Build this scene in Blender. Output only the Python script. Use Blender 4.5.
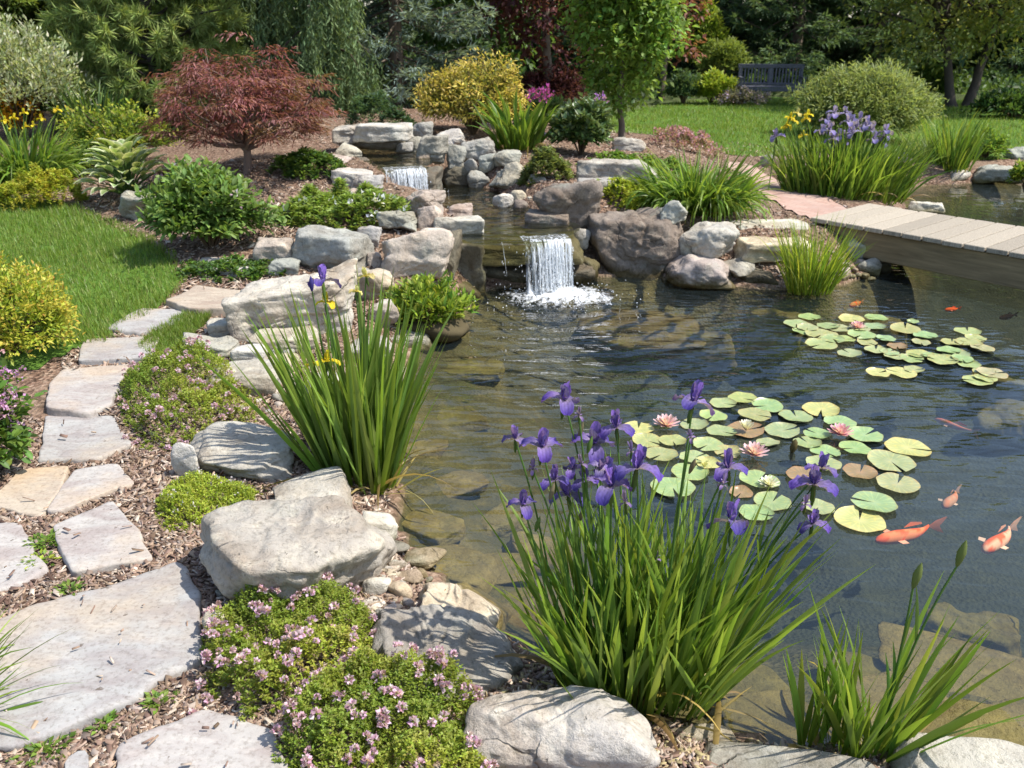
import bpy, bmesh, math, random
import numpy as np

# ------------------------------------------------------------------ camera, sky, sun, exposure
scene = bpy.context.scene
for o in list(bpy.data.objects):
    bpy.data.objects.remove(o)
CAM_H, FPX, HORIZON = 1.7, 887.0, 20.0
PITCH = math.atan((384 - HORIZON) / FPX)
cam_d = bpy.data.cameras.new("camera")
cam = bpy.data.objects.new("camera", cam_d)
scene.collection.objects.link(cam)
cam.location = (0, 0, CAM_H)
cam.rotation_euler = (math.pi / 2 - PITCH, 0, 0)
cam_d.sensor_width = 36.0
cam_d.lens = FPX / 1024 * 36.0
cam_d.clip_start, cam_d.clip_end = 0.05, 2000
cam_d.dof.use_dof = True
cam_d.dof.focus_distance = 3.0
cam_d.dof.aperture_fstop = 6.5
scene.camera = cam

SUN_DIR = np.array([0.67, -0.10, 1.02]); SUN_DIR /= np.linalg.norm(SUN_DIR)
SUN_EL = math.asin(SUN_DIR[2]); SUN_ROT = math.atan2(SUN_DIR[0], SUN_DIR[1])
world = bpy.data.worlds.new("World"); scene.world = world
world.use_nodes = True
wn = world.node_tree.nodes; wl = world.node_tree.links
bg = wn["Background"]
sky = wn.new("ShaderNodeTexSky"); sky.sky_type = 'NISHITA'; sky.sun_disc = False
sky.sun_elevation = SUN_EL; sky.sun_rotation = SUN_ROT
sky.dust_density = 1.2; sky.ozone_density = 1.5
wl.new(sky.outputs[0], bg.inputs[0]); bg.inputs[1].default_value = 0.15
sun_d = bpy.data.lights.new("sun", 'SUN'); sun_d.energy = 3.9; sun_d.angle = math.radians(0.53)
sun_d.color = (1.0, 0.955, 0.88)
sun = bpy.data.objects.new("sun", sun_d); scene.collection.objects.link(sun)
sun.location = (6, 4, 10)
sun.rotation_euler = (math.pi / 2 - SUN_EL, 0, math.atan2(SUN_DIR[0], -SUN_DIR[1]))
scene.view_settings.view_transform = 'Standard'
scene.view_settings.look = 'None'
scene.view_settings.gamma = 1.0
scene.view_settings.use_curve_mapping = False
scene.view_settings.exposure = 0.88
scene.render.engine = 'CYCLES'
cy = scene.cycles
cy.use_denoising = True
cy.max_bounces = 8; cy.diffuse_bounces = 3; cy.glossy_bounces = 3; cy.transmission_bounces = 4
cy.transparent_max_bounces = 12; cy.sample_clamp_indirect = 6.0
cy.caustics_reflective = False; cy.caustics_refractive = False

rng = np.random.default_rng(11)
random.seed(5)
W = -0.15            # pond level
MID, UPP = 0.24, 0.51  # stream levels

# ------------------------------------------------------------------ picture ray -> point in the garden
cP, sP = math.cos(PITCH), math.sin(PITCH)
def ray(px, py):
    u, v = (px - 512) / FPX, -(py - 384) / FPX
    return np.array([u, cP + v * sP, -sP + v * cP])
def P(px, py, z):
    d = ray(px, py); t = (z - CAM_H) / d[2]
    return np.array([d[0] * t, d[1] * t, z])
def PY(px, py, Y):
    d = ray(px, py); t = Y / d[1]
    return np.array([d[0] * t, Y, CAM_H + d[2] * t])
def poly(pts, z):
    return np.array([P(a, b, z)[:2] for a, b in pts])

# ------------------------------------------------------------------ noise
def _hash(ix, iy, iz, s):
    n = (ix * 374761393 + iy * 668265263 + iz * 1440662683 + s * 1274126177) & 0xffffffff
    n = ((n ^ (n >> 13)) * 1274126177) & 0xffffffff
    n = (n ^ (n >> 16)) & 0xffff
    return n / 65535.0
def vnoise(p, s=0):
    p = np.asarray(p, float); f = np.floor(p); i = f.astype(np.int64); t = p - f
    t = t * t * t * (t * (t * 6 - 15) + 10)
    r = 0
    for dx in (0, 1):
        for dy in (0, 1):
            for dz in (0, 1):
                w = (t[:, 0] if dx else 1 - t[:, 0]) * (t[:, 1] if dy else 1 - t[:, 1]) * (t[:, 2] if dz else 1 - t[:, 2])
                r = r + w * _hash(i[:, 0] + dx, i[:, 1] + dy, i[:, 2] + dz, s)
    return r * 2 - 1
def fbm(p, oct=3, s=0):
    a, r, p = 1.0, 0, np.asarray(p, float)
    for k in range(oct):
        r = r + a * vnoise(p, s + k * 17); a *= 0.5; p = p * 2.03 + 5.1
    return r
def sm(t):
    t = np.clip(t, 0, 1); return t * t * (3 - 2 * t)
def sdf(pts, pg):
    """signed distance to a polygon, positive inside"""
    pts = np.asarray(pts, float); best = np.full(len(pts), 1e9); ins = np.zeros(len(pts), bool)
    for k in range(len(pg)):
        a, b = pg[k], pg[(k + 1) % len(pg)]
        e = b - a; w = pts - a
        t = np.clip((w @ e) / max(e @ e, 1e-12), 0, 1)
        best = np.minimum(best, np.hypot(*(w - t[:, None] * e).T))
        c = (a[1] > pts[:, 1]) != (b[1] > pts[:, 1])
        xx = (b[0] - a[0]) * (pts[:, 1] - a[1]) / ((b[1] - a[1]) or 1e-12) + a[0]
        ins ^= c & (pts[:, 0] < xx)
    return np.where(ins, best, -best)
def smooth_poly(pg, n=2):
    for _ in range(n):
        q = np.roll(pg, -1, 0); pg = np.stack([pg * .75 + q * .25, pg * .25 + q * .75], 1).reshape(-1, 2)
    return pg

# ------------------------------------------------------------------ the lie of the land
POND = smooth_poly(np.vstack([poly([(470, 306), (455, 322), (425, 340), (402, 372), (394, 410), (396, 440), (405, 478), (398, 510), (412, 545),
        (450, 585), (500, 625), (560, 672), (640, 712), (760, 742), (880, 742), (1024, 738)], W),
        [(2.3, 1.75), (3.4, 2.1), (4.6, 3.0), (5.3, 4.1), (6.0, 5.5), (6.8, 7.5), (7.6, 9.5), (7.7, 11.3)],
        poly([(1040, 175), (990, 182), (950, 186), (915, 186), (900, 196), (915, 222), (900, 250), (872, 274), (850, 285), (800, 292),
              (740, 289), (690, 284), (640, 276), (604, 278), (580, 280), (520, 288), (484, 290)], W)]), 2)
MIDP = smooth_poly(poly([(467, 243), (519, 244), (548, 240), (572, 232), (575, 224), (535, 214), (522, 202), (490, 188), (470, 184),
        (440, 182), (395, 190), (402, 200), (436, 203), (452, 214), (468, 226)], MID), 1)
UPPP = smooth_poly(poly([(384, 168), (405, 169), (424, 166), (428, 160), (420, 150), (400, 142), (350, 142), (346, 152), (362, 163)], UPP), 1)
CTRL = np.array([list(P(a, b, z)) for a, b, z in [
    (20, 700, 0), (100, 600, 0), (300, 640, .0), (430, 650, -.05), (560, 740, -.05), (850, 775, -.06), (60, 480, 0), (200, 540, 0), (90, 420, 0), (240, 450, 0),
    (330, 480, -.05), (120, 370, .02), (190, 380, .02), (280, 395, -.02), (150, 330, .04), (200, 300, .07), (228, 272, .11), (240, 330, .04), (330, 330, .02),
    (50, 260, .1), (10, 215, .15), (110, 240, .13), (60, 203, .2), (140, 200, .24), (200, 250, .15), (100, 170, .35), (240, 160, .5),
    (270, 232, .2), (320, 190, .42), (300, 212, .34), (360, 205, .36), (345, 224, .3), (340, 282, .06), (410, 290, .02), (425, 225, .33), (40, 120, .4),
    (385, 160, .5), (340, 150, .55), (380, 120, .62), (470, 135, .55), (500, 165, .42), (560, 170, .42), (560, 195, .36), (620, 200, .36), (640, 170, .36), (700, 205, .24),
    (760, 190, .2), (780, 225, .12), (810, 235, .08), (740, 226, .18), (800, 205, .17), (870, 195, .06), (845, 180, .12), (960, 160, .02), (590, 145, .42), (620, 132, .35),
    (740, 140, .14), (700, 115, .1), (900, 120, .08), (780, 160, .15), (820, 150, .13), (1000, 130, .05)]])
def gz(xy):
    xy = np.atleast_2d(np.asarray(xy, float))
    num = np.full(len(xy), 0.10 * 0.004); den = np.full(len(xy), 0.004)
    for c in CTRL:
        s = 0.12 * c[1] ** 0.75 + 0.03
        w = np.exp(-((xy[:, 0] - c[0]) ** 2 + (xy[:, 1] - c[1]) ** 2) / (2 * s * s))
        num += w * c[2]; den += w
    h = num / den
    p3 = np.column_stack([xy, np.zeros(len(xy))])
    h = h + 0.012 * fbm(p3 * 2.3, 2, 3)
    for pg, lev, dep in ((UPPP, UPP, .07), (MIDP, MID, .09)):
        d = sdf(xy, pg)
        h = np.where(d > 0, lev - 0.02 - dep * sm(d / .15), lev + .02 + (h - lev - .02) * sm(-d / .22))
    d = sdf(xy, POND); d = np.where(d > 0, d * (1 + 2.5 * sm((xy[:, 1] - 4.0) / 1.2) * sm((xy[:, 0] - .9) / 1.0)), d)
    wid = .32 + .6 * np.exp(-((xy[:, 0] - 1.3) / 1.1) ** 2 - ((xy[:, 1] - 6.9) / .7) ** 2)
    bank = W + 0.02 + (h - W - .02) * sm(-d / wid)
    bed = W - .04 - .15 * sm(d / .6) - .42 * sm((d - .45) / .9) + 0.03 * fbm(p3 * 3.1, 2, 8)
    return np.where(d > 0, bed, bank)
def gz1(x, y): return float(gz([(x, y)])[0])
def G(px, py, lo=None):
    """where the ray through a picture point meets the land or the water"""
    Y = np.concatenate([np.arange(.9, 12, .04), np.arange(12, 30, .15)])
    d = ray(px, py); t = Y / d[1]
    xy = np.column_stack([d[0] * t, Y]); z = CAM_H + d[2] * t
    g = np.maximum(gz(xy), W)
    k = np.nonzero(z <= g)[0]
    k = k[0] if len(k) else len(Y) - 1
    if k > 0:
        a, b = z[k - 1] - g[k - 1], g[k] - z[k]
        f = a / max(a + b, 1e-9); y = Y[k - 1] + (Y[k] - Y[k - 1]) * f
    else: y = Y[0]
    return PY(px, py, y)
def fit(x0, y0, x1, y1, dr=.8, t=.25, z=None, Y=None):
    """bounding box in the picture -> base centre, width, depth, height of the real thing"""
    cx = (x0 + x1) / 2
    f = PY(cx, y1, Y) if Y else (P(cx, y1, z) if z is not None else G(cx, y1))
    depth = f[1] * cP + (CAM_H - f[2]) * sP
    w = (x1 - x0) * depth / FPX
    w *= 1 + .5 * dr * w / max(depth, .1)
    d = w * dr
    c = np.array([f[0] * (1 + d / 2 / f[1]), f[1] + d / 2, f[2]])
    top = PY(cx, y0, f[1] + d * (.5 + t))
    return c, w, d, max(top[2] - f[2], .02)

# ------------------------------------------------------------------ mesh and object helpers
def mesh_data(name, V, faces, col=None, smooth=False):
    V = np.asarray(V, np.float32); me = bpy.data.meshes.new(name)
    faces = [np.asarray(f, np.int32) for f in faces if len(f)]
    nl = sum(f.size for f in faces); nf = sum(len(f) for f in faces)
    me.vertices.add(len(V)); me.vertices.foreach_set("co", V.ravel())
    me.loops.add(nl); me.polygons.add(nf)
    me.loops.foreach_set("vertex_index", np.concatenate([f.ravel() for f in faces]))
    st, s0 = [], 0
    for f in faces:
        k = f.shape[1]; st.append(s0 + np.arange(len(f), dtype=np.int32) * k); s0 += f.size
    me.polygons.foreach_set("loop_start", np.concatenate(st))
    if smooth: me.polygons.foreach_set("use_smooth", np.ones(nf, bool))
    me.update(calc_edges=True)
    if col is not None:
        a = me.attributes.new("col", 'FLOAT_COLOR', 'POINT')
        c = np.ones((len(V), 4), np.float32); c[:, :3] = col
        a.data.foreach_set("color", c.ravel())
    return me
class Geo:
    def __init__(self): self.V, self.F, self.C, self.n = [], {3: [], 4: []}, [], 0
    def add(self, V, F, C):
        V = np.asarray(V, float)
        C = np.asarray(C, float)
        if C.ndim == 1: C = np.tile(C, (len(V), 1))
        self.V.append(V); self.C.append(C)
        for f in (F if isinstance(F, list) and isinstance(F[0], np.ndarray) else [F]):
            f = np.asarray(f, np.int64)
            if len(f): self.F[f.shape[1]].append(f + self.n)
        self.n += len(V)
        return self
    def data(self, name, origin=(0, 0, 0), smooth=False):
        V = np.vstack(self.V) - np.asarray(origin)
        fs = [np.vstack(v) for v in self.F.values() if v]
        return mesh_data(name, V, fs, np.vstack(self.C), smooth)
    def build(self, name, mat, parent=None, smooth=False, origin=None):
        if parent is not None: origin = np.array(parent.location) if parent.parent is None else np.array(parent.location) + np.array(parent.parent.location)
        if origin is None: origin = (0, 0, 0)
        me = self.data(name, origin, smooth); me.materials.append(mat)
        o = bpy.data.objects.new(name, me); scene.collection.objects.link(o)
        if parent is not None: o.parent = parent
        else: o.location = origin
        return o
def tag(o, label=None, cat=None, group=None, kind=None):
    if label: o["label"] = label
    if cat: o["category"] = cat
    if group: o["group"] = group
    if kind: o["kind"] = kind
    return o
def thing(name, loc, label, cat, group=None):
    o = bpy.data.objects.new(name, None); scene.collection.objects.link(o)
    o.location = [float(v) for v in loc]; o.empty_display_size = .1
    return tag(o, label, cat, group)
def child(name, me, mat, parent, loc=(0, 0, 0), rz=0.0, sc=1.0, rx=0.0, ry=0.0):
    o = bpy.data.objects.new(name, me); scene.collection.objects.link(o)
    if mat and not me.materials: me.materials.append(mat)
    o.parent = parent; o.location = loc; o.rotation_euler = (rx, ry, rz); o.scale = (sc, sc, sc)
    return o

# ------------------------------------------------------------------ materials
def nodes(name):
    m = bpy.data.materials.new(name); m.use_nodes = True
    nt = m.node_tree; nt.nodes.clear()
    out = nt.nodes.new("ShaderNodeOutputMaterial")
    class N: pass
    n = N(); n.m, n.nt, n.out = m, nt, out
    def add(t, **kw):
        x = nt.nodes.new("ShaderNode" + t)
        for k, v in kw.items():
            if k.startswith("_"): x.inputs[k[1:].replace("_", " ")].default_value = v
            else: setattr(x, k, v)
        return x
    def link(a, b): nt.links.new(a, b)
    n.add, n.link = add, link
    def noise(scale, detail=4, rough=.55, vec=None, dist=0.0):
        x = add("TexNoise"); x.inputs["Scale"].default_value = scale; x.inputs["Detail"].default_value = detail
        x.inputs["Roughness"].default_value = rough; x.inputs["Distortion"].default_value = dist
        if vec is not None: link(vec, x.inputs["Vector"])
        return x.outputs["Fac"]
    def ramp(src, stops):
        x = add("ValToRGB"); r = x.color_ramp
        while len(r.elements) < len(stops): r.elements.new(.5)
        for e, (p, c) in zip(r.elements, stops):
            e.position = p; e.color = (*c, 1) if hasattr(c, "__len__") else (c, c, c, 1)
        link(src, x.inputs[0]); return x.outputs[0]
    def mix(a, b, f, mode='MIX'):
        x = add("Mix", data_type='RGBA', blend_type=mode); 
        for s, v in (("Factor", f), ("A", a), ("B", b)):
            i = [q for q in x.inputs if q.name == s and (q.type == 'VALUE' if s == "Factor" else q.type == 'RGBA')][0]
            if hasattr(v, "is_output"): link(v, i)
            elif s == "Factor": i.default_value = v
            else: i.default_value = (*v, 1)
        return [q for q in x.outputs if q.type == 'RGBA'][0]
    def math_(op, a, b=0.0, c=None, clamp=False):
        x = add("Math", operation=op); x.use_clamp = clamp
        for i, v in enumerate((a, b) if c is None else (a, b, c)):
            if hasattr(v, "is_output"): link(v, x.inputs[i])
            else: x.inputs[i].default_value = v
        return x.outputs[0]
    def bump(h, strength=.5, dist=.01, normal=None):
        x = add("Bump"); x.inputs["Strength"].default_value = strength; x.inputs["Distance"].default_value = dist
        link(h, x.inputs["Height"])
        if normal is not None: link(normal, x.inputs["Normal"])
        return x.outputs[0]
    def bsdf(color, rough=.8, spec=.3, normal=None):
        x = add("BsdfPrincipled"); 
        if hasattr(color, "is_output"): link(color, x.inputs["Base Color"])
        else: x.inputs["Base Color"].default_value = (*color, 1)
        if hasattr(rough, "is_output"): link(rough, x.inputs["Roughness"])
        else: x.inputs["Roughness"].default_value = rough
        x.inputs["Specular IOR Level"].default_value = spec
        if normal is not None: link(normal, x.inputs["Normal"])
        return x.outputs[0]
    n.noise, n.ramp, n.mix, n.math, n.bump, n.bsdf = noise, ramp, mix, math_, bump, bsdf
    def surf(s): link(s, out.inputs["Surface"])
    n.surf = surf
    return n

def make_leaf(name, trans=.35, rough=.5, spec=.3, var=.35):
    n = nodes(name)
    a = n.add("Attribute", attribute_name="col").outputs["Color"]
    geo = n.add("NewGeometry"); tc = n.add("TexCoord")
    ns = n.noise(7, 3, .6, tc.outputs["Object"])
    v = n.math('MULTIPLY_ADD', n.math('SUBTRACT', ns, .5), var * 2, 1.0)
    r = n.add("HueSaturation"); n.link(a, r.inputs["Color"]); n.link(v, r.inputs["Value"])
    ir = n.math('MULTIPLY_ADD', geo.outputs["Random Per Island"], .5, .75)
    r2 = n.add("HueSaturation"); n.link(r.outputs[0], r2.inputs["Color"]); n.link(ir, r2.inputs["Value"])
    hh = n.math('MULTIPLY_ADD', geo.outputs["Random Per Island"], .03, .485); n.link(hh, r2.inputs["Hue"])
    col = r2.outputs[0]
    b = n.bsdf(col, rough, spec)
    t = n.add("BsdfTranslucent"); tcol = n.mix(col, (1.0, 1.0, .35), 1.0, 'MULTIPLY')
    g = n.add("Gamma"); n.link(tcol, g.inputs[0]); g.inputs[1].default_value = .8
    n.link(g.outputs[0], t.inputs[0])
    mx = n.add("MixShader"); mx.inputs[0].default_value = trans
    n.link(b, mx.inputs[1]); n.link(t.outputs[0], mx.inputs[2]); n.surf(mx.outputs[0])
    return n.m
M_LEAF = make_leaf("leaf", .42)
M_GLOSSY = make_leaf("glossy_leaf", .22, .34, .45)
M_BLADE = make_leaf("blade_leaf", .46, .42, .35, .25)
M_NEEDLE = make_leaf("needle", .36, .6, .25, .3)
M_PETAL = make_leaf("petal", .4, .6, .2, .15)
M_TWIG = make_leaf("bark_twig", 0.0, .85, .15, .4)

def rock_mat():
    n = nodes("rock")
    oi = n.add("ObjectInfo"); tc = n.add("TexCoord"); geo = n.add("NewGeometry")
    off = n.add("VectorMath", operation='MULTIPLY_ADD'); n.link(tc.outputs["Object"], off.inputs[0]); off.inputs[1].default_value = (1, 1, 1)
    cx = n.add("CombineXYZ"); k = n.math('MULTIPLY', oi.outputs["Random"], 37.0)
    for i in range(3): n.link(k, cx.inputs[i])
    n.link(cx.outputs[0], off.inputs[2]); v = off.outputs[0]
    base = oi.outputs["Color"]
    big = n.noise(2.6, 5, .6, v, .6)
    c = n.mix(base, n.mix(base, (.70, .62, .54), 1.0, 'MULTIPLY'), n.ramp(big, [(.42, 0), (.68, 1)]))
    lich = n.noise(6.5, 6, .7, v, .3)
    c = n.mix(c, n.mix(base, (1.28, 1.27, 1.2), 1.0, 'MULTIPLY'), n.ramp(lich, [(.52, 0), (.66, .85)]))
    c = n.mix(c, (.30, .31, .25), n.ramp(n.noise(4.2, 5, .7, v), [(.58, 0), (.72, .5)]))
    vo = n.add("TexVoronoi", feature='DISTANCE_TO_EDGE'); vo.inputs["Scale"].default_value = 2.1
    dv = n.add("VectorMath", operation='ADD'); nz = n.add("TexNoise"); nz.inputs["Scale"].default_value = 4; nz.inputs["Detail"].default_value = 5
    n.link(v, nz.inputs["Vector"]); sc = n.add("VectorMath", operation='SCALE'); n.link(nz.outputs["Color"], sc.inputs[0]); sc.inputs["Scale"].default_value = .28
    n.link(v, dv.inputs[0]); n.link(sc.outputs[0], dv.inputs[1]); n.link(dv.outputs[0], vo.inputs["Vector"])
    crack = n.math('MULTIPLY', n.ramp(vo.outputs["Distance"], [(.0, 1), (.012, 0)]), n.ramp(big, [(.5, 0), (.6, 1)]))
    c = n.mix(c, (.06, .055, .045), n.math('MULTIPLY', crack, .42))
    pit = n.ramp(n.noise(26, 4, .7, v), [(.66, 0), (.72, 1)]); c = n.mix(c, (.12, .11, .09), n.math('MULTIPLY', pit, .6))
    c = n.mix(c, (.20, .19, .15), n.ramp(n.noise(1.6, 6, .75, v, 1.0), [(.56, 0), (.7, .55)]))
    fine = n.noise(55, 6, .75, v); mid = n.noise(13, 5, .65, v)
    c = n.mix(c, n.mix(c, (.55, .54, .5), 1.0, 'MULTIPLY'), n.ramp(fine, [(.35, .75), (.5, 0)]))
    c = n.mix(c, n.mix(c, (1.22, 1.2, 1.17), 1.0, 'MULTIPLY'), n.ramp(mid, [(.5, 0), (.65, .9)]))
    # algae and wet line just above the water
    sp = n.add("SeparateXYZ"); n.link(geo.outputs["Position"], sp.inputs[0])
    zz = n.math('MULTIPLY_ADD', n.math('SUBTRACT', mid, .5), .12, sp.outputs[2])
    wet = n.ramp(n.math('MULTIPLY_ADD', zz, 4.0, .6), [(.14, 1), (.42, 0)])
    c = n.mix(c, n.mix(c, (.36, .33, .17), 1.0, 'MULTIPLY'), wet)
    h = n.math('ADD', n.math('MULTIPLY', mid, .55), n.math('MULTIPLY', fine, .25))
    h = n.math('SUBTRACT', h, n.math('MULTIPLY', crack, .3)); h = n.math('SUBTRACT', h, n.math('MULTIPLY', pit, .25))
    rgh = n.math('MULTIPLY_ADD', wet, -.35, .85)
    n.surf(n.bsdf(c, rgh, .25, n.bump(h, .9, .035)))
    return n.m
M_ROCK = rock_mat()

def flag_mat():
    n = nodes("flagstone")
    oi = n.add("ObjectInfo"); tc = n.add("TexCoord")
    off = n.add("VectorMath", operation='MULTIPLY_ADD'); n.link(tc.outputs["Object"], off.inputs[0]); off.inputs[1].default_value = (1, 1, 1)
    cx = n.add("CombineXYZ"); k = n.math('MULTIPLY', oi.outputs["Random"], 23.0)
    for i in range(3): n.link(k, cx.inputs[i])
    n.link(cx.outputs[0], off.inputs[2]); v = off.outputs[0]
    mp = n.add("Mapping"); n.link(v, mp.inputs[0]); mp.inputs["Scale"].default_value = (1.0, 2.4, 1); mp.inputs["Rotation"].default_value = (0, 0, .6)
    base = oi.outputs["Color"]
    streak = n.noise(3.2, 6, .65, mp.outputs[0], 1.2)
    c = n.mix(base, n.mix(base, (.80, .74, .74), 1.0, 'MULTIPLY'), n.ramp(streak, [(.42, 0), (.62, 1)]))
    c = n.mix(c, n.mix(base, (1.1, .93, .74), 1.0, 'MULTIPLY'), n.ramp(n.noise(2.1, 4, .6, v), [(.52, 0), (.68, .75)]))
    fine = n.noise(70, 5, .7, v); mid = n.noise(16, 5, .6, mp.outputs[0])
    c = n.mix(c, n.mix(c, (.66, .63, .6), 1.0, 'MULTIPLY'), n.ramp(fine, [(.36, .7), (.5, 0)]))
    c = n.mix(c, n.mix(c, (1.16, 1.15, 1.13), 1.0, 'MULTIPLY'), n.ramp(mid, [(.5, 0), (.66, .9)]))
    sc = n.noise(24, 3, .6, v)
    c = n.mix(c, (.09, .065, .045), n.ramp(sc, [(.69, 0), (.725, .8)]))
    h = n.math('ADD', n.math('MULTIPLY', mid, .5), n.math('MULTIPLY', fine, .2)); h = n.math('ADD', h, n.math('MULTIPLY', streak, .8))
    n.surf(n.bsdf(c, .82, .25, n.bump(h, .55, .012)))
    return n.m
M_FLAG = flag_mat()

def ground_mat():
    n = nodes("soil")
    geo = n.add("NewGeometry"); pos = geo.outputs["Position"]
    sp = n.add("SeparateXYZ"); n.link(pos, sp.inputs[0])
    vo = n.add("TexVoronoi"); vo.inputs["Scale"].default_value = 48; n.link(pos, vo.inputs["Vector"])
    chip = n.add("SeparateColor"); n.link(vo.outputs["Color"], chip.inputs[0])
    c = n.ramp(chip.outputs[0], [(0, (.07, .042, .028)), (.35, (.17, .10, .068)), (.7, (.26, .165, .115)), (1, (.36, .26, .19))])
    big = n.noise(1.7, 5, .6, pos)
    c = n.mix(c, (.22, .155, .105), n.ramp(big, [(.45, 0), (.62, .7)]))
    c = n.mix(c, n.mix(c, (.6, .6, .55), 1.0, 'MULTIPLY'), n.ramp(n.noise(30, 4, .6, pos), [(.4, .8), (.55, 0)]))
    c = n.mix(c, n.mix((.05, .075, .025), (.10, .12, .045), big), n.ramp(n.math('MULTIPLY_ADD', sp.outputs[1], .25, -3.45), [(.0, 0), (.6, 1)]))
    # pond bed: silt and algae with pale patches, deep silt darkened to stand in for light lost in water
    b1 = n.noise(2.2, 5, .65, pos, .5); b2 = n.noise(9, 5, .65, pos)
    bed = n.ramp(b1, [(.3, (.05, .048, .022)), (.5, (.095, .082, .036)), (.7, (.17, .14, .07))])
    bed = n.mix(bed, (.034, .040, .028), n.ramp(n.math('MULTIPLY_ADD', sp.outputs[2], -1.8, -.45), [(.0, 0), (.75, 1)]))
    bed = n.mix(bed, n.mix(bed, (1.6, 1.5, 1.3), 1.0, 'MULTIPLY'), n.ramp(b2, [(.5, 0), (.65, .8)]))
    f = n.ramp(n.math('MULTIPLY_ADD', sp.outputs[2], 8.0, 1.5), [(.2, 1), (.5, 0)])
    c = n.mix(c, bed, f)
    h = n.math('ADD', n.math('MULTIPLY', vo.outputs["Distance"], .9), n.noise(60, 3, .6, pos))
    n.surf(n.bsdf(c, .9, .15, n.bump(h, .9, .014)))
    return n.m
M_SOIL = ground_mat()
def lawn_mat():
    n = nodes("lawn_turf")
    pos = n.add("NewGeometry").outputs["Position"]
    a = n.noise(1.2, 4, .6, pos); b = n.noise(38, 4, .7, pos)
    c = n.ramp(a, [(.3, (.085, .17, .022)), (.55, (.12, .215, .032)), (.75, (.17, .24, .05))])
    c = n.mix(c, n.mix(c, (.5, .55, .45), 1.0, 'MULTIPLY'), n.ramp(b, [(.38, .9), (.56, 0)]))
    n.surf(n.bsdf(c, .8, .15, n.bump(b, 1.0, .03)))
    return n.m
M_LAWN = lawn_mat()
def water_mat(name, cx, cy, amp, tint, murk, murkf):
    n = nodes(name)
    pos = n.add("NewGeometry").outputs["Position"]
    sub = n.add("VectorMath", operation='SUBTRACT'); n.link(pos, sub.inputs[0]); sub.inputs[1].default_value = (cx, cy, W)
    wob = n.add("TexNoise"); wob.inputs["Scale"].default_value = 1.6; wob.inputs["Detail"].default_value = 3; n.link(pos, wob.inputs["Vector"])
    ln = n.add("VectorMath", operation='LENGTH'); n.link(sub.outputs[0], ln.inputs[0]); d = ln.outputs["Value"]
    ph = n.math('MULTIPLY_ADD', wob.outputs["Fac"], 11.0, n.math('MULTIPLY', d, 30.0))
    near = n.math('POWER', 2.718, n.math('MULTIPLY', d, -.58))
    ring = n.math('MULTIPLY', n.math('SINE', ph), near)
    mp = n.add("Mapping"); n.link(pos, mp.inputs[0]); mp.inputs["Scale"].default_value = (.8, 2.2, 1.0); mp.inputs["Rotation"].default_value = (0, 0, .12)
    n1 = n.noise(7.0, 1, .4, mp.outputs[0], .7); n2 = n.noise(1.7, 1, .35, mp.outputs[0], .5)
    h = n.math('MULTIPLY_ADD', n1, n.math('MULTIPLY_ADD', near, 1.0, .0), n.math('MULTIPLY', ring, .30))
    h = n.math('MULTIPLY_ADD', n2, n.math('MULTIPLY_ADD', near, .45, .20), h)
    nb = n.bump(h, 1.0, amp)
    fr = n.add("Fresnel"); fr.inputs[0].default_value = 1.52; n.link(nb, fr.inputs["Normal"])
    gl = n.add("BsdfGlossy"); gl.inputs["Roughness"].default_value = .03; n.link(nb, gl.inputs["Normal"])
    tr = n.add("BsdfTransparent"); tr.inputs[0].default_value = (*tint, 1)
    df = n.add("BsdfDiffuse"); df.inputs[0].default_value = (*murk, 1)
    m0 = n.add("MixShader"); m0.inputs[0].default_value = murkf; n.link(tr.outputs[0], m0.inputs[1]); n.link(df.outputs[0], m0.inputs[2])
    mx = n.add("MixShader"); n.link(fr.outputs[0], mx.inputs[0]); n.link(m0.outputs[0], mx.inputs[1]); n.link(gl.outputs[0], mx.inputs[2])
    n.surf(mx.outputs[0]); return n.m
FALL = P(550, 291, W)
M_POND = water_mat("pond_water", FALL[0], FALL[1], .034, (.92, .93, .84), (.10, .15, .16), .06)
M_STREAM = water_mat("stream_water", FALL[0] - .5, FALL[1] + 1.6, .03, (.66, .68, .52), (.10, .12, .08), .06)
def fall_mat():
    n = nodes("falling_water")
    a = n.add("BsdfTransparent"); b = n.bsdf((.90, .93, .95), .1, .6)
    mx = n.add("MixShader"); mx.inputs[0].default_value = .34; n.link(a.outputs[0], mx.inputs[1]); n.link(b, mx.inputs[2]); n.surf(mx.outputs[0]); return n.m
M_FALL = fall_mat()
def sheet_mat():
    n = nodes("water_sheet"); tc = n.add("TexCoord"); mp = n.add("Mapping"); n.link(tc.outputs["Object"], mp.inputs[0]); mp.inputs["Scale"].default_value = (46, 46, 3.2)
    f = n.noise(1.0, 4, .65, mp.outputs[0], .5); al = n.ramp(f, [(.45, .03), (.70, .72)])
    a = n.add("BsdfTransparent"); a.inputs[0].default_value = (.93, .95, .95, 1); b = n.bsdf((.88, .92, .95), .08, .7, n.bump(f, .6, .02))
    mx = n.add("MixShader"); n.link(al, mx.inputs[0]); n.link(a.outputs[0], mx.inputs[1]); n.link(b, mx.inputs[2]); n.surf(mx.outputs[0]); return n.m
M_SHEET = sheet_mat()
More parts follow.
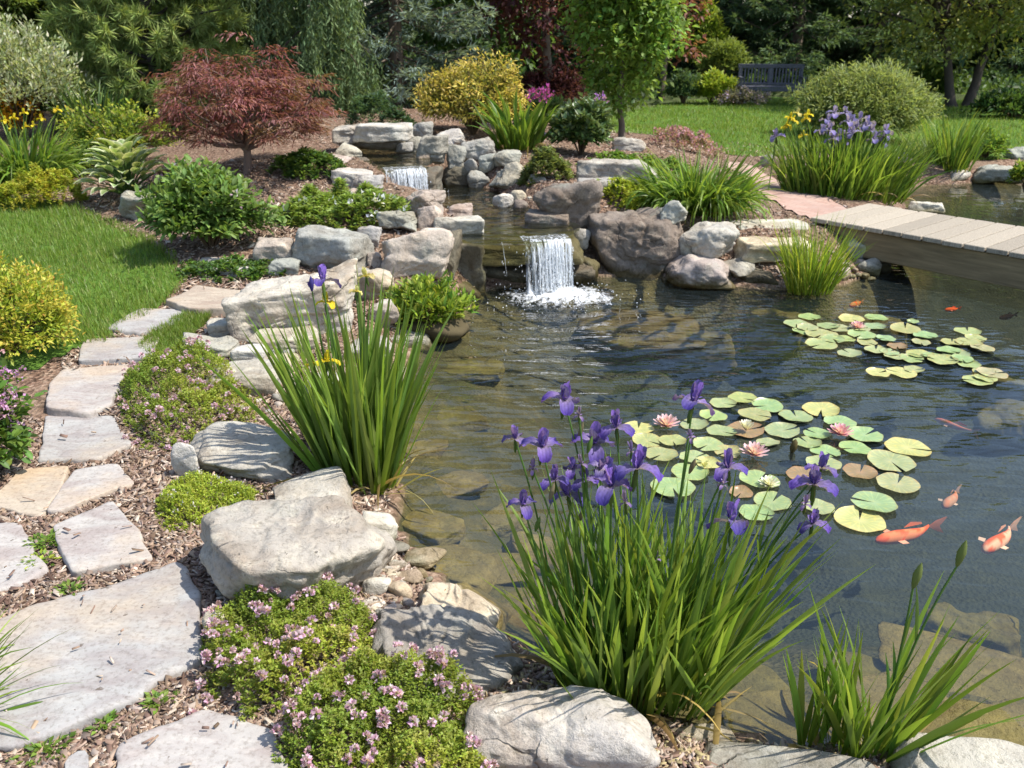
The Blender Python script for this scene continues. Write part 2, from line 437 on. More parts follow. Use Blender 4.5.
def foam_mat():
    n = nodes("foam")
    pos = n.add("NewGeometry").outputs["Position"]
    at = n.add("Attribute", attribute_name="col").outputs["Color"]; sc = n.add("SeparateColor"); n.link(at, sc.inputs[0])
    f = n.math('ADD', n.noise(26, 4, .7, pos), n.math('MULTIPLY_ADD', sc.outputs[0], .75, -.5))
    al = n.ramp(f, [(.36, 0), (.70, .94)])
    a = n.add("BsdfTransparent"); b = n.bsdf((.9, .92, .93), .4, .4)
    mx = n.add("MixShader"); n.link(al, mx.inputs[0]); n.link(a.outputs[0], mx.inputs[1]); n.link(b, mx.inputs[2]); n.surf(mx.outputs[0]); return n.m
M_FOAM = foam_mat()
def plain(name, col, rough=.7, var=.25, scale=12, stretch=(1, 1, 1), bumpd=.006, spec=.3):
    n = nodes(name); tc = n.add("TexCoord"); mp = n.add("Mapping"); n.link(tc.outputs["Object"], mp.inputs[0]); mp.inputs["Scale"].default_value = stretch
    oi = n.add("ObjectInfo")
    a = n.noise(scale, 5, .65, mp.outputs[0], .4)
    c = n.mix(tuple(x * (1 - var) for x in col), tuple(min(x * (1 + var), 1) for x in col), n.ramp(a, [(.3, 0), (.7, 1)]))
    hs = n.add("HueSaturation"); n.link(c, hs.inputs["Color"]); n.link(n.math('MULTIPLY_ADD', oi.outputs["Random"], .35, .82), hs.inputs["Value"])
    n.surf(n.bsdf(hs.outputs[0], rough, spec, n.bump(a, .5, bumpd))); return n.m
M_DECK = plain("weathered_deck", (.325, .28, .215), .88, .46, 9, (12, 12, 1.2))
M_BEAM = plain("weathered_beam", (.25, .185, .10), .9, .35, 4, (.6, 6, 7), .004)
M_BENCH = plain("grey_painted_wood", (.085, .085, .10), .6, .2, 20)
def koi_mat():
    n = nodes("koi_skin"); a = n.add("Attribute", attribute_name="col").outputs["Color"]; n.surf(n.bsdf(a, .65, .05)); return n.m
M_KOI = koi_mat()
def pad_mat():
    n = nodes("lily_pad"); a = n.add("Attribute", attribute_name="col").outputs["Color"]; tc = n.add("TexCoord"); oi = n.add("ObjectInfo")
    ns = n.noise(9, 4, .6, tc.outputs["Object"]); c = n.mix(a, oi.outputs["Color"], 1.0, 'MULTIPLY')
    c = n.mix(c, n.mix(c, (1.5, 1.2, .8), 1.0, 'MULTIPLY'), n.ramp(ns, [(.5, 0), (.7, .7)]))
    sx = n.add("SeparateXYZ"); n.link(tc.outputs["Object"], sx.inputs[0]); ang = n.math('ARCTAN2', sx.outputs[1], sx.outputs[0])
    vn = n.math('POWER', n.math('ABSOLUTE', n.math('COSINE', n.math('MULTIPLY', ang, 9.0))), 26.0); c = n.mix(c, n.mix(c, (1.35, 1.35, 1.25), 1.0, 'MULTIPLY'), n.math('MULTIPLY', vn, .8))
    c = n.mix(c, (.16, .11, .04), n.ramp(n.noise(34, 3, .6, tc.outputs["Object"]), [(.68, 0), (.74, .7)]))
    n.surf(n.bsdf(c, .36, .45)); return n.m
M_PAD = pad_mat()
def brick_mat():
    n = nodes("brick_paving"); pos = n.add("NewGeometry").outputs["Position"]
    mp = n.add("Mapping"); n.link(pos, mp.inputs[0]); mp.inputs["Rotation"].default_value = (0, 0, .7)
    b = n.add("TexBrick"); n.link(mp.outputs[0], b.inputs["Vector"]); b.inputs["Scale"].default_value = 4.5
    b.inputs["Color1"].default_value = (.36, .22, .17, 1); b.inputs["Color2"].default_value = (.43, .29, .23, 1); b.inputs["Mortar"].default_value = (.26, .19, .15, 1)
    b.inputs["Mortar Size"].default_value = .012
    c = n.mix(b.outputs[0], (.40, .30, .25), n.ramp(n.noise(3, 5, .6, pos), [(.45, 0), (.65, .6)]))
    n.surf(n.bsdf(c, .85, .2, n.bump(n.noise(40, 4, .6, pos), .4, .01))); return n.m
M_BRICK = brick_mat()
M_CHIP = make_leaf("bark_chip", 0.0, .9, .12, .2)
# ------------------------------------------------------------------ ground, lawns, water
def axis(a, b, step, far_lo, far_hi, g=1.18):
    mid = list(np.arange(a, b + 1e-6, step)); lo, hi = [], []
    s, x = step, a
    while x > far_lo: s *= g; x -= s; lo.append(x)
    s, x = step, b
    while x < far_hi: s *= g; x += s; hi.append(x)
    return np.array(lo[::-1] + mid + hi)
GX, GY = axis(-5.2, 7.6, .055, -320, 320), axis(.7, 13.4, .055, -300, 420, 1.1)
gxx, gyy = np.meshgrid(GX, GY); GXY = np.column_stack([gxx.ravel(), gyy.ravel()])
GZ = gz(GXY)
def lattice(mask_fn=None, dz=0.0):
    nx, ny = len(GX), len(GY)
    i = (np.arange(ny - 1)[:, None] * nx + np.arange(nx - 1)[None]).ravel()
    F = np.column_stack([i, i + 1, i + 1 + nx, i + nx])
    V = np.column_stack([GXY, GZ + dz])
    if mask_fn is not None:
        cen = GXY[F].mean(1); F = F[mask_fn(cen)]
        u, inv = np.unique(F, return_inverse=True); V = V[u]; F = inv.reshape(F.shape)
    return V, F
def sheet(name, V, F, mat, smooth=True):
    me = mesh_data(name, V, [F], None, smooth); me.materials.append(mat)
    o = bpy.data.objects.new(name, me); scene.collection.objects.link(o); return tag(o, kind='structure')
V, F = lattice(); sheet("ground", V, F, M_SOIL)
LAWN_NEAR = smooth_poly(np.vstack([[(-6.5, 3.6), (-6.5, 7.6)], poly([(-160, 200), (0, 209), (60, 217), (120, 236), (165, 258), (188, 280), (172, 297), (150, 308), (122, 318), (104, 332), (60, 345), (20, 365)], .1)]), 2)
LAWN_PATCH = smooth_poly(poly([(146, 338), (176, 326), (196, 317), (208, 318), (207, 328), (190, 334), (186, 346), (176, 356), (157, 360)], .04), 1)
LAWN_FAR = smooth_poly(np.vstack([poly([(598, 150), (640, 146), (690, 152), (735, 160), (775, 158), (830, 150), (905, 160), (960, 152), (1030, 150)], .14), [(9.5, 12.6), (14, 13), (14, 19.6), (9, 19.6), (6, 21), (3.5, 19.5), (2.2, 17.5), (1.3, 15.2)]]), 2)
for nm, pg in (("lawn", LAWN_NEAR), ("lawn", LAWN_PATCH), ("lawn", LAWN_FAR)):
    V, F = lattice(lambda c: sdf(c, pg) > .02, .006); sheet(nm, V, F, M_LAWN)
PATH_BRICK = smooth_poly(poly([(722, 163), (745, 160), (770, 172), (805, 190), (850, 205), (838, 224), (802, 214), (765, 198), (742, 182)], .18), 1)
V, F = lattice(lambda c: sdf(c, PATH_BRICK) > 0, .012); sheet("brick_path", V, F, M_BRICK)

def water_sheet(name, pg, z, mat, grow=.12):
    d = pg - np.roll(pg, 1, 0); e = np.roll(pg, -1, 0) - pg; t = d / np.linalg.norm(d, axis=1)[:, None] + e / np.linalg.norm(e, axis=1)[:, None]
    t /= np.linalg.norm(t, axis=1)[:, None] + 1e-9
    area = .5 * np.sum(pg[:, 0] * np.roll(pg[:, 1], -1) - np.roll(pg[:, 0], -1) * pg[:, 1])
    nrm = np.column_stack([t[:, 1], -t[:, 0]]) * (1 if area > 0 else -1)
    q = pg + nrm * grow
    bm = bmesh.new(); vs = [bm.verts.new((x, y, z)) for x, y in q]
    edges = [bm.edges.new((vs[i], vs[(i + 1) % len(vs)])) for i in range(len(vs))]
    bmesh.ops.triangle_fill(bm, edges=edges, use_beauty=True)
    for f in bm.faces:
        f.normal_update()
        if f.normal.z < 0: f.normal_flip()
    me = bpy.data.meshes.new(name); bm.to_mesh(me); bm.free(); me.materials.append(mat)
    o = bpy.data.objects.new(name, me); scene.collection.objects.link(o); return tag(o, kind='structure')
water_sheet("pond_water", POND, W, M_POND, .10)
def stream_sheet(name, pg, z, lipdir, mat):
    """stream surface on a fine grid so it can have a little swell of its own"""
    return water_sheet(name, pg, z, mat, .05)
stream_sheet("stream_water", MIDP, MID, None, M_STREAM)
stream_sheet("stream_water", UPPP, UPP, None, M_STREAM)

# grass blades of the lawns
def blades_field(name, pg, n, hmin, hmax, wd, ymin=0, ymax=99, cols=None):
    lo, hi = pg.min(0), pg.max(0); pts = np.zeros((0, 2))
    lo[1] = max(lo[1], ymin); hi[1] = min(hi[1], ymax)
    while len(pts) < n:
        q = rng.uniform(lo, hi, (n * 2, 2)); pts = np.vstack([pts, q[sdf(q, pg) > -.03 + .05 * vnoise(np.column_stack([q * 7, np.zeros(len(q))]), 5)]])
    pts = pts[:n]; p3 = np.column_stack([pts, gz(pts) + .004])
    h = rng.uniform(hmin, hmax, n) * (1 + .35 * fbm(np.column_stack([pts * 1.7, np.zeros(n)]), 2, 9)); az = rng.uniform(0, 2 * np.pi, n); ln = rng.uniform(.1, .75, n)
    s = np.column_stack([np.cos(az + 1.57), np.sin(az + 1.57), np.zeros(n)]) * (wd / 2)
    tip = p3 + np.column_stack([np.cos(az) * ln * h, np.sin(az) * ln * h, h])
    V = np.stack([p3 - s, p3 + s, tip], 1).reshape(-1, 3); F = np.arange(3 * n).reshape(-1, 3)
    c = np.array(cols)[rng.integers(0, len(cols), n)] * rng.uniform(.8, 1.2, (n, 1))
    o = Geo().add(V, F, np.repeat(c, 3, 0)).build(name, M_BLADE)
    return tag(o, kind='stuff')
GRASS = [(.145, .235, .03), (.18, .285, .038), (.12, .2, .026), (.23, .3, .06), (.27, .29, .09)]
tag(blades_field("lawn_grass", LAWN_NEAR, 62000, .03, .055, .006, 4.6, 8.3, GRASS), "short mown green grass on the near lawn beside the stepping stones", "grass")
tag(blades_field("lawn_grass", LAWN_PATCH, 5500, .02, .045, .006, 0, 99, GRASS), "small grass patch growing between the flagstones", "grass")
tag(blades_field("lawn_grass", LAWN_FAR, 60000, .03, .06, .012, 9, 20, GRASS), "short mown green grass on the wide lawn before the bench", "grass")

# ------------------------------------------------------------------ rocks
_sph = {}
def sphere(sub):
    if sub not in _sph:
        bm = bmesh.new(); bmesh.ops.create_icosphere(bm, subdivisions=sub, radius=1)
        _sph[sub] = (np.array([v.co[:] for v in bm.verts]), np.array([[v.index for v in f.verts] for f in bm.faces])); bm.free()
    return _sph[sub]
def polytope(u, N, D, p):
    """radius of a convex stone with softly worn edges in the directions u"""
    q = np.clip(u @ N.T / D[None], 0, None); return (q ** p).sum(1) ** (-1 / p)
def rock_mesh(w, d, h, seed, style="round", sub=4, planes=None):
    r = np.random.default_rng(seed)
    u, F = sphere(sub)
    p_, chops, lo, hi, jit, lump = {"round": (7, 12, .60, .80, .35, .05), "boulder": (13, 11, .58, .84, .26, .045), "block": (30, 6, .66, .88, .15, .02), "slab": (34, 8, .70, .9, .10, .015),
                              "sharp": (26, 11, .54, .82, .3, .03), "pebble": (5, 6, .64, .84, .3, .05)}[style]
    if planes is None:
        N = np.vstack([np.eye(3), -np.eye(3)]) + r.normal(0, jit, (6, 3)); N = N / np.linalg.norm(N, axis=1)[:, None]; D = np.ones(6)
        c = r.normal(0, 1, (chops, 3)); c[:, 2] *= (.35 if style == "slab" else .8); c /= np.linalg.norm(c, axis=1)[:, None]
        N = np.vstack([N, c]); D = np.concatenate([D, np.abs(c).sum(1) * r.uniform(lo, hi, chops)])
        p = u * polytope(u, N, D, p_)[:, None]
        p = p + u * (fbm(p * 1.4 + seed * 3.7, 2, seed) * lump)[:, None] + u * (fbm(p * 4 + seed, 3, seed + 5) * lump * .5)[:, None]
        lo_, hi_ = p.min(0), p.max(0); p = (p - (lo_ + hi_) / 2) / ((hi_ - lo_) / 2)
        v = p * np.array([w / 2, d / 2, h / 2])
    else:
        v = u * polytope(u, planes[0], planes[1], 40)[:, None]; v = v + u * (fbm(v * 5 + seed, 3, seed) * .012)[:, None]
    if style in ("slab", "block", "sharp"):    # bedding layers stand out on the broken sides
        lay = fbm(np.column_stack([v[:, 0] * 1.2, v[:, 1] * 1.2, v[:, 2] * 26 + v[:, 0] * 3]) + seed, 2, seed + 9)
        k = np.clip(1 - np.abs(u[:, 2]), 0, 1) * min(w, d) * .022
        v = v + np.column_stack([u[:, 0], u[:, 1], np.zeros(len(u))]) * (lay * k)[:, None]
    v = v + u * (fbm(v * 11 + seed, 3, seed + 21) * min(.012, min(w, h) * .05))[:, None]
    if style not in ("pebble", "round"):    # flaky plates stepping down across the faces
        q = fbm(v * np.array([3.2, 3.2, 5.0]) + seed * 1.7, 3, seed + 51) * 3.0; st = np.floor(q) + sm((q - np.floor(q) - .78) / .22)
        v = v + u * (st * min(.011, .035 * min(w, d, h)))[:, None]
    rid = 1 - np.abs(vnoise(v * np.array([4.0, 4.0, 7.0]) + seed * 2.1, seed + 41)); v = v - u * (np.clip(rid - .9, 0, 1) * 10 * min(.016, .04 * min(w, h)))[:, None]
    # chipped ledges
    chip = vnoise(v * 5.0 + seed * 1.3, seed + 31)
    v = v - u * (np.clip(chip - .25, 0, 1) * min(.05, .09 * min(w, d, h * 1.5)))[:, None]
    return v, F
COLS = {"grey": (.315, .31, .29), "pale": (.40, .38, .345), "white": (.47, .455, .42), "tan": (.40, .33, .255), "pink": (.40, .35, .315), "brown": (.215, .185, .155),
        "dark": (.15, .135, .105), "moss": (.12, .105, .05), "stone": (.35, .33, .295), "blue": (.31, .32, .295), "cream": (.48, .43, .34), "sunk": (.56, .50, .39), "algae": (.40, .37, .22)}
SEED = [100]
def rock_at(c, w, d, h, style, col, label, rot=None, bury=.14, sub=4, tilt=(0, 0), name="rock", group=None, cat="rock"):
    SEED[0] += 1; s = SEED[0]
    v, F = rock_mesh(w, d, h * (1 + bury), s, style, sub)
    rr = random.Random(s); rz = rr.uniform(-.25, .25) if rot is None else rot
    if sub == 4 and w > .16: sub = 5; v, F = rock_mesh(w, d, h * (1 + bury), s, style, sub)
    R = lambda a, b, q: (np.cos(q) * a - np.sin(q) * b, np.sin(q) * a + np.cos(q) * b)
    x, y, z = v.T
    y, z = R(y, z, tilt[0]); z, x = R(z, x, tilt[1]); x, y = R(x, y, rz)
    v = np.column_stack([x, y, z + h * (1 + bury) / 2 - h * bury])
    me = mesh_data(name, v, [F], None, True); me.materials.append(M_ROCK)
    o = bpy.data.objects.new(name, me); scene.collection.objects.link(o); o.location = [float(q) for q in c]
    k = rr.uniform(.9, 1.1); b = COLS[col]; o.color = (b[0] * k * 1.03, b[1] * k * rr.uniform(.98, 1.02), b[2] * k * rr.uniform(.90, .98), 1)
    return tag(o, label, cat, group)
def rock(x0, y0, x1, y1, style, col, label, dr=.8, t=.22, z=None, Y=None, name="rock", **k):
    c, w, d, h = fit(x0, y0, x1, y1, dr, t, z, Y)
    return rock_at(c, w, d, h, style, col, label, name=name, cat=name.split("_")[-1] if name != "rock" else "rock", **k)

def hull_rock(pts, label, col, seed, name="boulder", sub=6, style="block"):
    """a stone given by the corners one can see"""
    P3 = np.array([P(a, b, z) for a, b, z in pts]); c = P3.mean(0); bm = bmesh.new()
    for q in P3: bm.verts.new((q - c).tolist())
    bmesh.ops.convex_hull(bm, input=bm.verts[:]); bm.normal_update()
    N = np.array([f.normal[:] for f in bm.faces]); D = np.array([f.normal.dot(f.verts[0].co) for f in bm.faces]); bm.free()
    k = D < 0; N[k] *= -1; D[k] *= -1; k = np.unique(np.round(N, 1) + np.round(D, 2)[:, None] * 10, axis=0, return_index=True)[1]; N, D = N[k], np.maximum(D[k], .02)
    ext = np.ptp(P3, axis=0); v, F = rock_mesh(ext[0], ext[1], ext[2], seed, style, sub, (N, D))
    me = mesh_data(name, v, [F], None, True); me.materials.append(M_ROCK); o = bpy.data.objects.new(name, me); scene.collection.objects.link(o); o.location = c.tolist()
    b = COLS[col]; o.color = (b[0] * 1.04, b[1], b[2] * .95, 1); return tag(o, label, "boulder")
# --- boulders and slabs along the near shore of the pond
hull_rock([(193, 516, .22), (238, 496, .22), (338, 498, .22), (377, 527, .19), (384, 548, .16), (302, 574, .19), (238, 567, .21), (196, 560, -.03), (232, 614, -.03), (300, 612, -.03), (374, 580, -.03), (396, 545, -.03), (240, 520, -.03), (350, 520, -.03)],
          "big flat-topped grey boulder with cracked front edge beside the path", "stone", 7)
rock(190, 421, 302, 486, "boulder", "pale", "broad pale rock striped by iris shadows beside the yellow flag iris", dr=.85, t=.35, sub=5, tilt=(.12, 0))
rock(177, 440, 206, 480, "sharp", "white", "small white upright stone wedged against the broad pale shore rock", dr=.6)
rock(274, 474, 354, 520, "slab", "pale", "flat pale rock in front of the yellow flag iris roots", dr=.8, t=.36, sub=5, tilt=(.12, .05))
rock(362, 511, 399, 546, "block", "white", "white angular stone at the waterside behind the big cracked boulder", dr=.8)
hull_rock([(422, 578, .03), (455, 579, .01), (502, 612, -.05), (497, 634, -.06), (440, 626, -.02), (412, 606, .02), (420, 584, -.22), (470, 580, -.22), (512, 612, -.22), (505, 645, -.22), (430, 640, -.22), (405, 612, -.22)], "low pale ledge rock dipping into the water beside the purple iris", "cream", 12, "rock")
hull_rock([(376, 608, .06), (428, 604, .05), (500, 634, -.02), (522, 664, -.04), (474, 700, -.03), (402, 696, .04), (368, 650, .07), (376, 612, -.2), (430, 606, -.2), (512, 634, -.2), (534, 670, -.2), (480, 715, -.2), (398, 712, -.2), (362, 655, -.2)], "wide flat grey rock shaded by the purple iris, behind the thyme", "grey", 15, "rock")
rock(466, 676, 655, 800, "boulder", "pale", "rounded pale boulder with leaf shadows at the foot of the purple iris", dr=.6, t=.32, sub=6, name="boulder", rot=-.15, z=-.08)
rock(664, 729, 738, 775, "slab", "pale", "small pale ledge stone between the purple iris and the bottom edge", dr=.8, t=.4, sub=5, z=-.12)
rock(668, 737, 868, 830, "slab", "grey", "long low grey-brown rock in front of the small iris tuft", dr=.5, t=.4, sub=5, z=-.10)
rock(880, 736, 1080, 836, "slab", "pale", "pale ledge rock beside the budding iris at the water edge", dr=.5, t=.4, sub=5, z=-.10)
rock(120, 190, 162, 222, "boulder", "blue", "grey-green rock between the hosta and the pink-flowered bush", dr=.7)
rock(207, 610, 232, 644, "sharp", "white", "small white stone half buried in mulch beside the big flagstone", dr=.8)
# --- rocks between path and pond, further along
rock(207, 358, 284, 400, "slab", "pale", "low sunlit pale slab behind the flowering thyme mound", dr=.8, t=.42, sub=5)
rock(238, 342, 268, 370, "slab", "white", "narrow white stone lying next to the tilted grey step rock", dr=.9, t=.4)
rock(181, 328, 243, 365, "block", "grey", "tilted grey step rock behind the flowering thyme mound", dr=.7, t=.4, sub=5)
rock(209, 317, 240, 341, "slab", "white", "small flat white stone between the grass patch and the long slab", dr=.9, t=.4)
rock(231, 270, 372, 341, "slab", "pale", "long sloping pale slab boulder rising behind the yellow flag iris", dr=.55, t=.44, sub=6, name="boulder", rot=.42, tilt=(.02, -.10))
rock(252, 325, 322, 356, "block", "pale", "pale rock tucked under the lower end of the long sloping slab", dr=.7, t=.35)
rock(262, 352, 302, 378, "round", "cream", "cream coloured stone among the gravel behind the yellow flag iris", dr=.8)
rock(346, 266, 397, 302, "round", "cream", "smooth cream boulder next to the lime pond plant", dr=.8, sub=5)
rock(270, 257, 303, 278, "boulder", "blue", "small greenish stone in front of the long grey wall boulder", dr=.8)
rock(256, 236, 298, 266, "slab", "pink", "sunlit pinkish slab beside the dark green flowering bush", dr=.7, t=.36)
rock(290, 227, 371, 274, "block", "blue", "long grey wall boulder below the white-flowered ground cover", dr=.6, t=.3, sub=5, name="boulder")
rock(359, 225, 384, 250, "sharp", "grey", "small dark grey wedge stone between the two large wall boulders", dr=.8)
rock(365, 250, 385, 269, "sharp", "pink", "little pinkish stone at the foot of the pale block boulder", dr=.8)
rock(379, 227, 453, 281, "block", "pink", "large pinkish-white block boulder beside the lower waterfall", dr=.6, t=.28, sub=5, name="boulder", rot=.1)
rock(438, 232, 464, 279, "block", "dark", "upright rock coloured dark for shadow between the pale block and the lower waterfall", dr=1.0)  # shadow on this rock is put into its dark colour
rock(448, 279, 482, 306, "round", "moss", "mossy brown stone at the waterline under the lower waterfall", dr=.9, z=W - .03)
rock(380, 207, 420, 236, "boulder", "blue", "light grey-green stone on top of the large wall boulders", dr=.8)
rock(433, 213, 484, 238, "slab", "white", "flat whitish slab overhanging the edge of the middle stream pool", dr=.7, t=.4, sub=5, z=.22)
rock(444, 204, 474, 219, "slab", "pink", "brown-pink stone lying behind the whitish overhanging slab", dr=.8, z=.26)
rock(403, 186, 449, 220, "sharp", "pink", "pink-brown pointed boulder beside the middle stream pool", dr=.7, sub=5)
rock(416, 205, 443, 230, "boulder", "pink", "rounded pink stone leaning on the pointed stream boulder", dr=.8)
rock(352, 268, 372, 282, "pebble", "grey", "small grey pebble in the gap before the cream boulder", dr=.9)
# --- around the upper fall
rock(334, 124, 366, 142, "slab", "pale", "pale slab end resting beside the wide capstone over the spring", dr=.8, t=.4, z=.62)
rock(352, 122, 414, 141, "slab", "white", "wide flat capstone over the dark spring opening", dr=.6, t=.44, sub=5, z=.66)
rock(412, 121, 434, 140, "round", "grey", "round grey stone beside the wide capstone", dr=.8, z=.58)
rock(396, 141, 414, 154, "round", "grey", "small grey stone at the far end of the upper pool", dr=.8, z=.5)
rock(405, 137, 422, 152, "block", "grey", "grey stone squeezed between the upper pool and the squared boulder", dr=.8, z=.5)
rock(417, 134, 450, 165, "block", "grey", "squared grey boulder beside the upper waterfall", dr=.8, sub=5, z=.45)
rock(436, 128, 468, 148, "boulder", "pale", "pale boulder behind the squared boulder of the upper waterfall", dr=.8, z=.52)
rock(418, 150, 431, 165, "round", "tan", "small tan stone set against the squared grey boulder", dr=.8, z=.45)
rock(447, 143, 467, 168, "block", "grey", "grey stone in the row next to the squared boulder", dr=.8, z=.4)
rock(462, 138, 497, 163, "boulder", "grey", "grey boulder in front of the strap-leaved clump", dr=.7, z=.42)
rock(464, 158, 481, 173, "round", "grey", "small rounded stone above the middle pool stones", dr=.8, z=.36)
rock(478, 153, 496, 173, "round", "blue", "upright rounded stone below the strap-leaved clump", dr=.8, z=.36)
rock(493, 150, 522, 165, "slab", "grey", "flat grey stone under the strap-leaved clump", dr=.8, z=.44)
rock(440, 165, 472, 188, "round", "dark", "dark wet boulder by the foot of the upper waterfall", dr=.8, z=.22)
rock(467, 170, 490, 190, "round", "grey", "grey rounded stone with dark wet foot at the middle pool", dr=.8, z=.22)
rock(486, 161, 533, 196, "boulder", "pale", "large pale boulder on the bank of the middle pool", dr=.7, sub=5, z=.22, name="boulder")
rock(527, 172, 548, 201, "boulder", "grey", "upright grey stone between the pale bank boulder and the brown one", dr=.8, z=.22)
rock(492, 191, 514, 210, "round", "white", "white rounded stone at the edge of the middle pool", dr=.8, z=.22)
rock(509, 189, 527, 205, "round", "cream", "cream rounded stone behind the white pool-edge stone", dr=.8, z=.22)
rock(513, 199, 528, 211, "round", "brown", "small brown stone beside the white pool-edge stone", dr=.8, z=.22)
rock(530, 177, 602, 226, "boulder", "brown", "large rounded brown-grey boulder above the lower waterfall", dr=.7, sub=5, z=.22, name="boulder")
rock(526, 209, 570, 229, "slab", "brown", "flat brown stone projecting over the middle pool", dr=.8, t=.4, z=.2)
rock(565, 203, 592, 231, "boulder", "brown", "brown rounded stone between the two biggest brown boulders", dr=.8, z=.16)
rock(572, 226, 591, 248, "round", "grey", "small grey stone wedged beside the lip of the lower waterfall", dr=.8, z=.06)
rock(562, 255, 600, 288, "round", "moss", "mossy rust-brown stone in the splash of the lower waterfall", dr=.8, z=W - .04)
rock(336, 143, 363, 160, "round", "pale", "pale rounded stone below the capstone on the maple side", dr=.8, z=.5)
rock(322, 153, 358, 173, "boulder", "pink", "pinkish stone under the edge of the red maple", dr=.8, z=.42)
rock(333, 168, 378, 189, "slab", "white", "whitish slab above the white-flowered ground cover", dr=.7, t=.36, z=.38)
rock(354, 157, 374, 173, "round", "dark", "dark small stone beside the top of the upper waterfall", dr=.8, z=.4)
rock(368, 176, 408, 198, "slab", "dark", "dark wet step stone at the foot of the upper waterfall", dr=.7, z=.22)
rock(360, 186, 392, 205, "slab", "grey", "grey stone below the whitish slab beside the stream", dr=.8, z=.26)
# --- the wall beyond the pond
rock(584, 207, 677, 284, "boulder", "brown", "largest brown boulder of the far pond wall beside the waterfall", dr=.7, sub=6, t=.18, z=W - .04, name="boulder", rot=.1)
rock(653, 197, 688, 229, "boulder", "grey", "grey-white stone balanced above the far pond wall below the daylily", dr=.8, Y=6.75)
rock(674, 222, 737, 258, "boulder", "pale", "pale cream boulder in the upper course of the far pond wall", dr=.7, sub=5, Y=6.55)
rock(662, 254, 737, 295, "boulder", "pink", "pinkish boulder standing in the water of the far pond wall", dr=.7, sub=5, z=W - .03)
rock(719, 257, 758, 281, "sharp", "grey", "wedge of grey stone between pinkish boulder and grass tuft", dr=.8, z=-.1)
rock(735, 266, 780, 291, "sharp", "dark", "dark angular stone at the waterline beside the yellow-green grass tuft", dr=.8, z=W - .02)
rock(732, 234, 808, 266, "slab", "cream", "cream slab stone below the edging slab near the bridge", dr=.6, t=.38, sub=5, z=-.02)
rock(725, 219, 808, 237, "slab", "white", "thin pale edging slab at the end of the bridge path", dr=.4, t=.45, z=.09)
rock(576, 158, 657, 184, "slab", "pale", "long flat pale ledge stone behind the lime sedum", dr=.45, t=.38, sub=5, z=.36)
rock(611, 136, 646, 155, "round", "pale", "pale stone beside the trunk of the young tree", dr=.7, z=.36)
rock(574, 178, 616, 198, "slab", "grey", "flat grey stone next to the lime sedum behind the brown boulder", dr=.7, z=.34)
rock(759, 154, 773, 168, "round", "grey", "little grey stone at the lawn end of the brick path", dr=.8)
# --- rocks of the pond beyond the bridge
rock(970, 163, 1017, 185, "boulder", "blue", "big dark-footed grey boulder on the far bank beyond the bridge", dr=.6, z=W, sub=5)
rock(940, 168, 970, 184, "round", "pale", "pale round stone on the far bank beyond the bridge", dr=.7, z=W)
rock(912, 168, 934, 182, "round", "grey", "small grey stone on the far bank nearest the blue and yellow irises", dr=.7, z=W)
rock(1003, 145, 1032, 163, "block", "blue", "grey block on the bank above the big dark-footed boulder", dr=.7, z=-.02)
rock(905, 199, 944, 216, "slab", "white", "pale flat stone at the waterside next to the bridge deck", dr=.6, t=.4, z=W)
rock(926, 158, 948, 170, "round", "grey", "weathered stone behind the round pale one on the far bank", dr=.7, z=-.06)
rock(843, 238, 866, 262, "boulder", "grey", "grey stone of the bridge footing just behind the grass tuft", dr=.8, z=-.08)
rock(856, 259, 878, 278, "boulder", "blue", "bluish stone at the waterline under the bridge", dr=.8, z=W - .02)
rock(872, 258, 890, 274, "round", "dark", "dark stone deepest under the bridge", dr=.8, z=W - .02)
rock(825, 266, 850, 283, "round", "pink", "pinkish stone among litter beside the grass tuft", dr=.8, z=W + .01)

# --- more stones of the near shore behind the flag iris and beside the lower fall
rock(340, 132, 418, 150, "block", "dark", "rock coloured dark for the shaded opening under the wide capstone", dr=.35, z=.5)  # dark colour stands in for the unlit gap below the capstone
rock(364, 164, 388, 184, "block", "dark", "dark wet stone at the maple side of the upper waterfall lip", dr=.9, z=.3)
rock(350, 172, 386, 194, "boulder", "grey", "grey boulder on the maple side of the upper waterfall", dr=.8, z=.36)
rock(330, 188, 364, 208, "boulder", "pink", "pinkish rock above the white-flowered ground cover", dr=.8, z=.36)
rock(392, 194, 414, 208, "sharp", "grey", "small grey stone where the upper fall enters the middle pool", dr=.8, z=.24)
rock(452, 240, 486, 302, "block", "dark", "dark wet stone forming the cheek of the lower waterfall", dr=1.0, z=W - .05)
rock(368, 300, 402, 330, "boulder", "pale", "pale stone behind the upper leaves of the yellow flag iris", dr=.8)
rock(384, 328, 434, 356, "boulder", "grey", "wet grey stone in the shallows beside the lime pond plant", dr=.8, z=W - .02)
rock(346, 338, 394, 372, "boulder", "pale", "pale boulder half hidden by the flag iris leaves", dr=.8)
rock(368, 370, 410, 402, "slab", "tan", "tan stone at the waterline behind the flag iris", dr=.8, z=W + .0)
rock(300, 372, 350, 405, "boulder", "pale", "pale rounded rock behind the thick of the flag iris leaves", dr=.8)
rock(310, 405, 360, 440, "boulder", "cream", "cream rock directly behind the base of the flag iris", dr=.8)
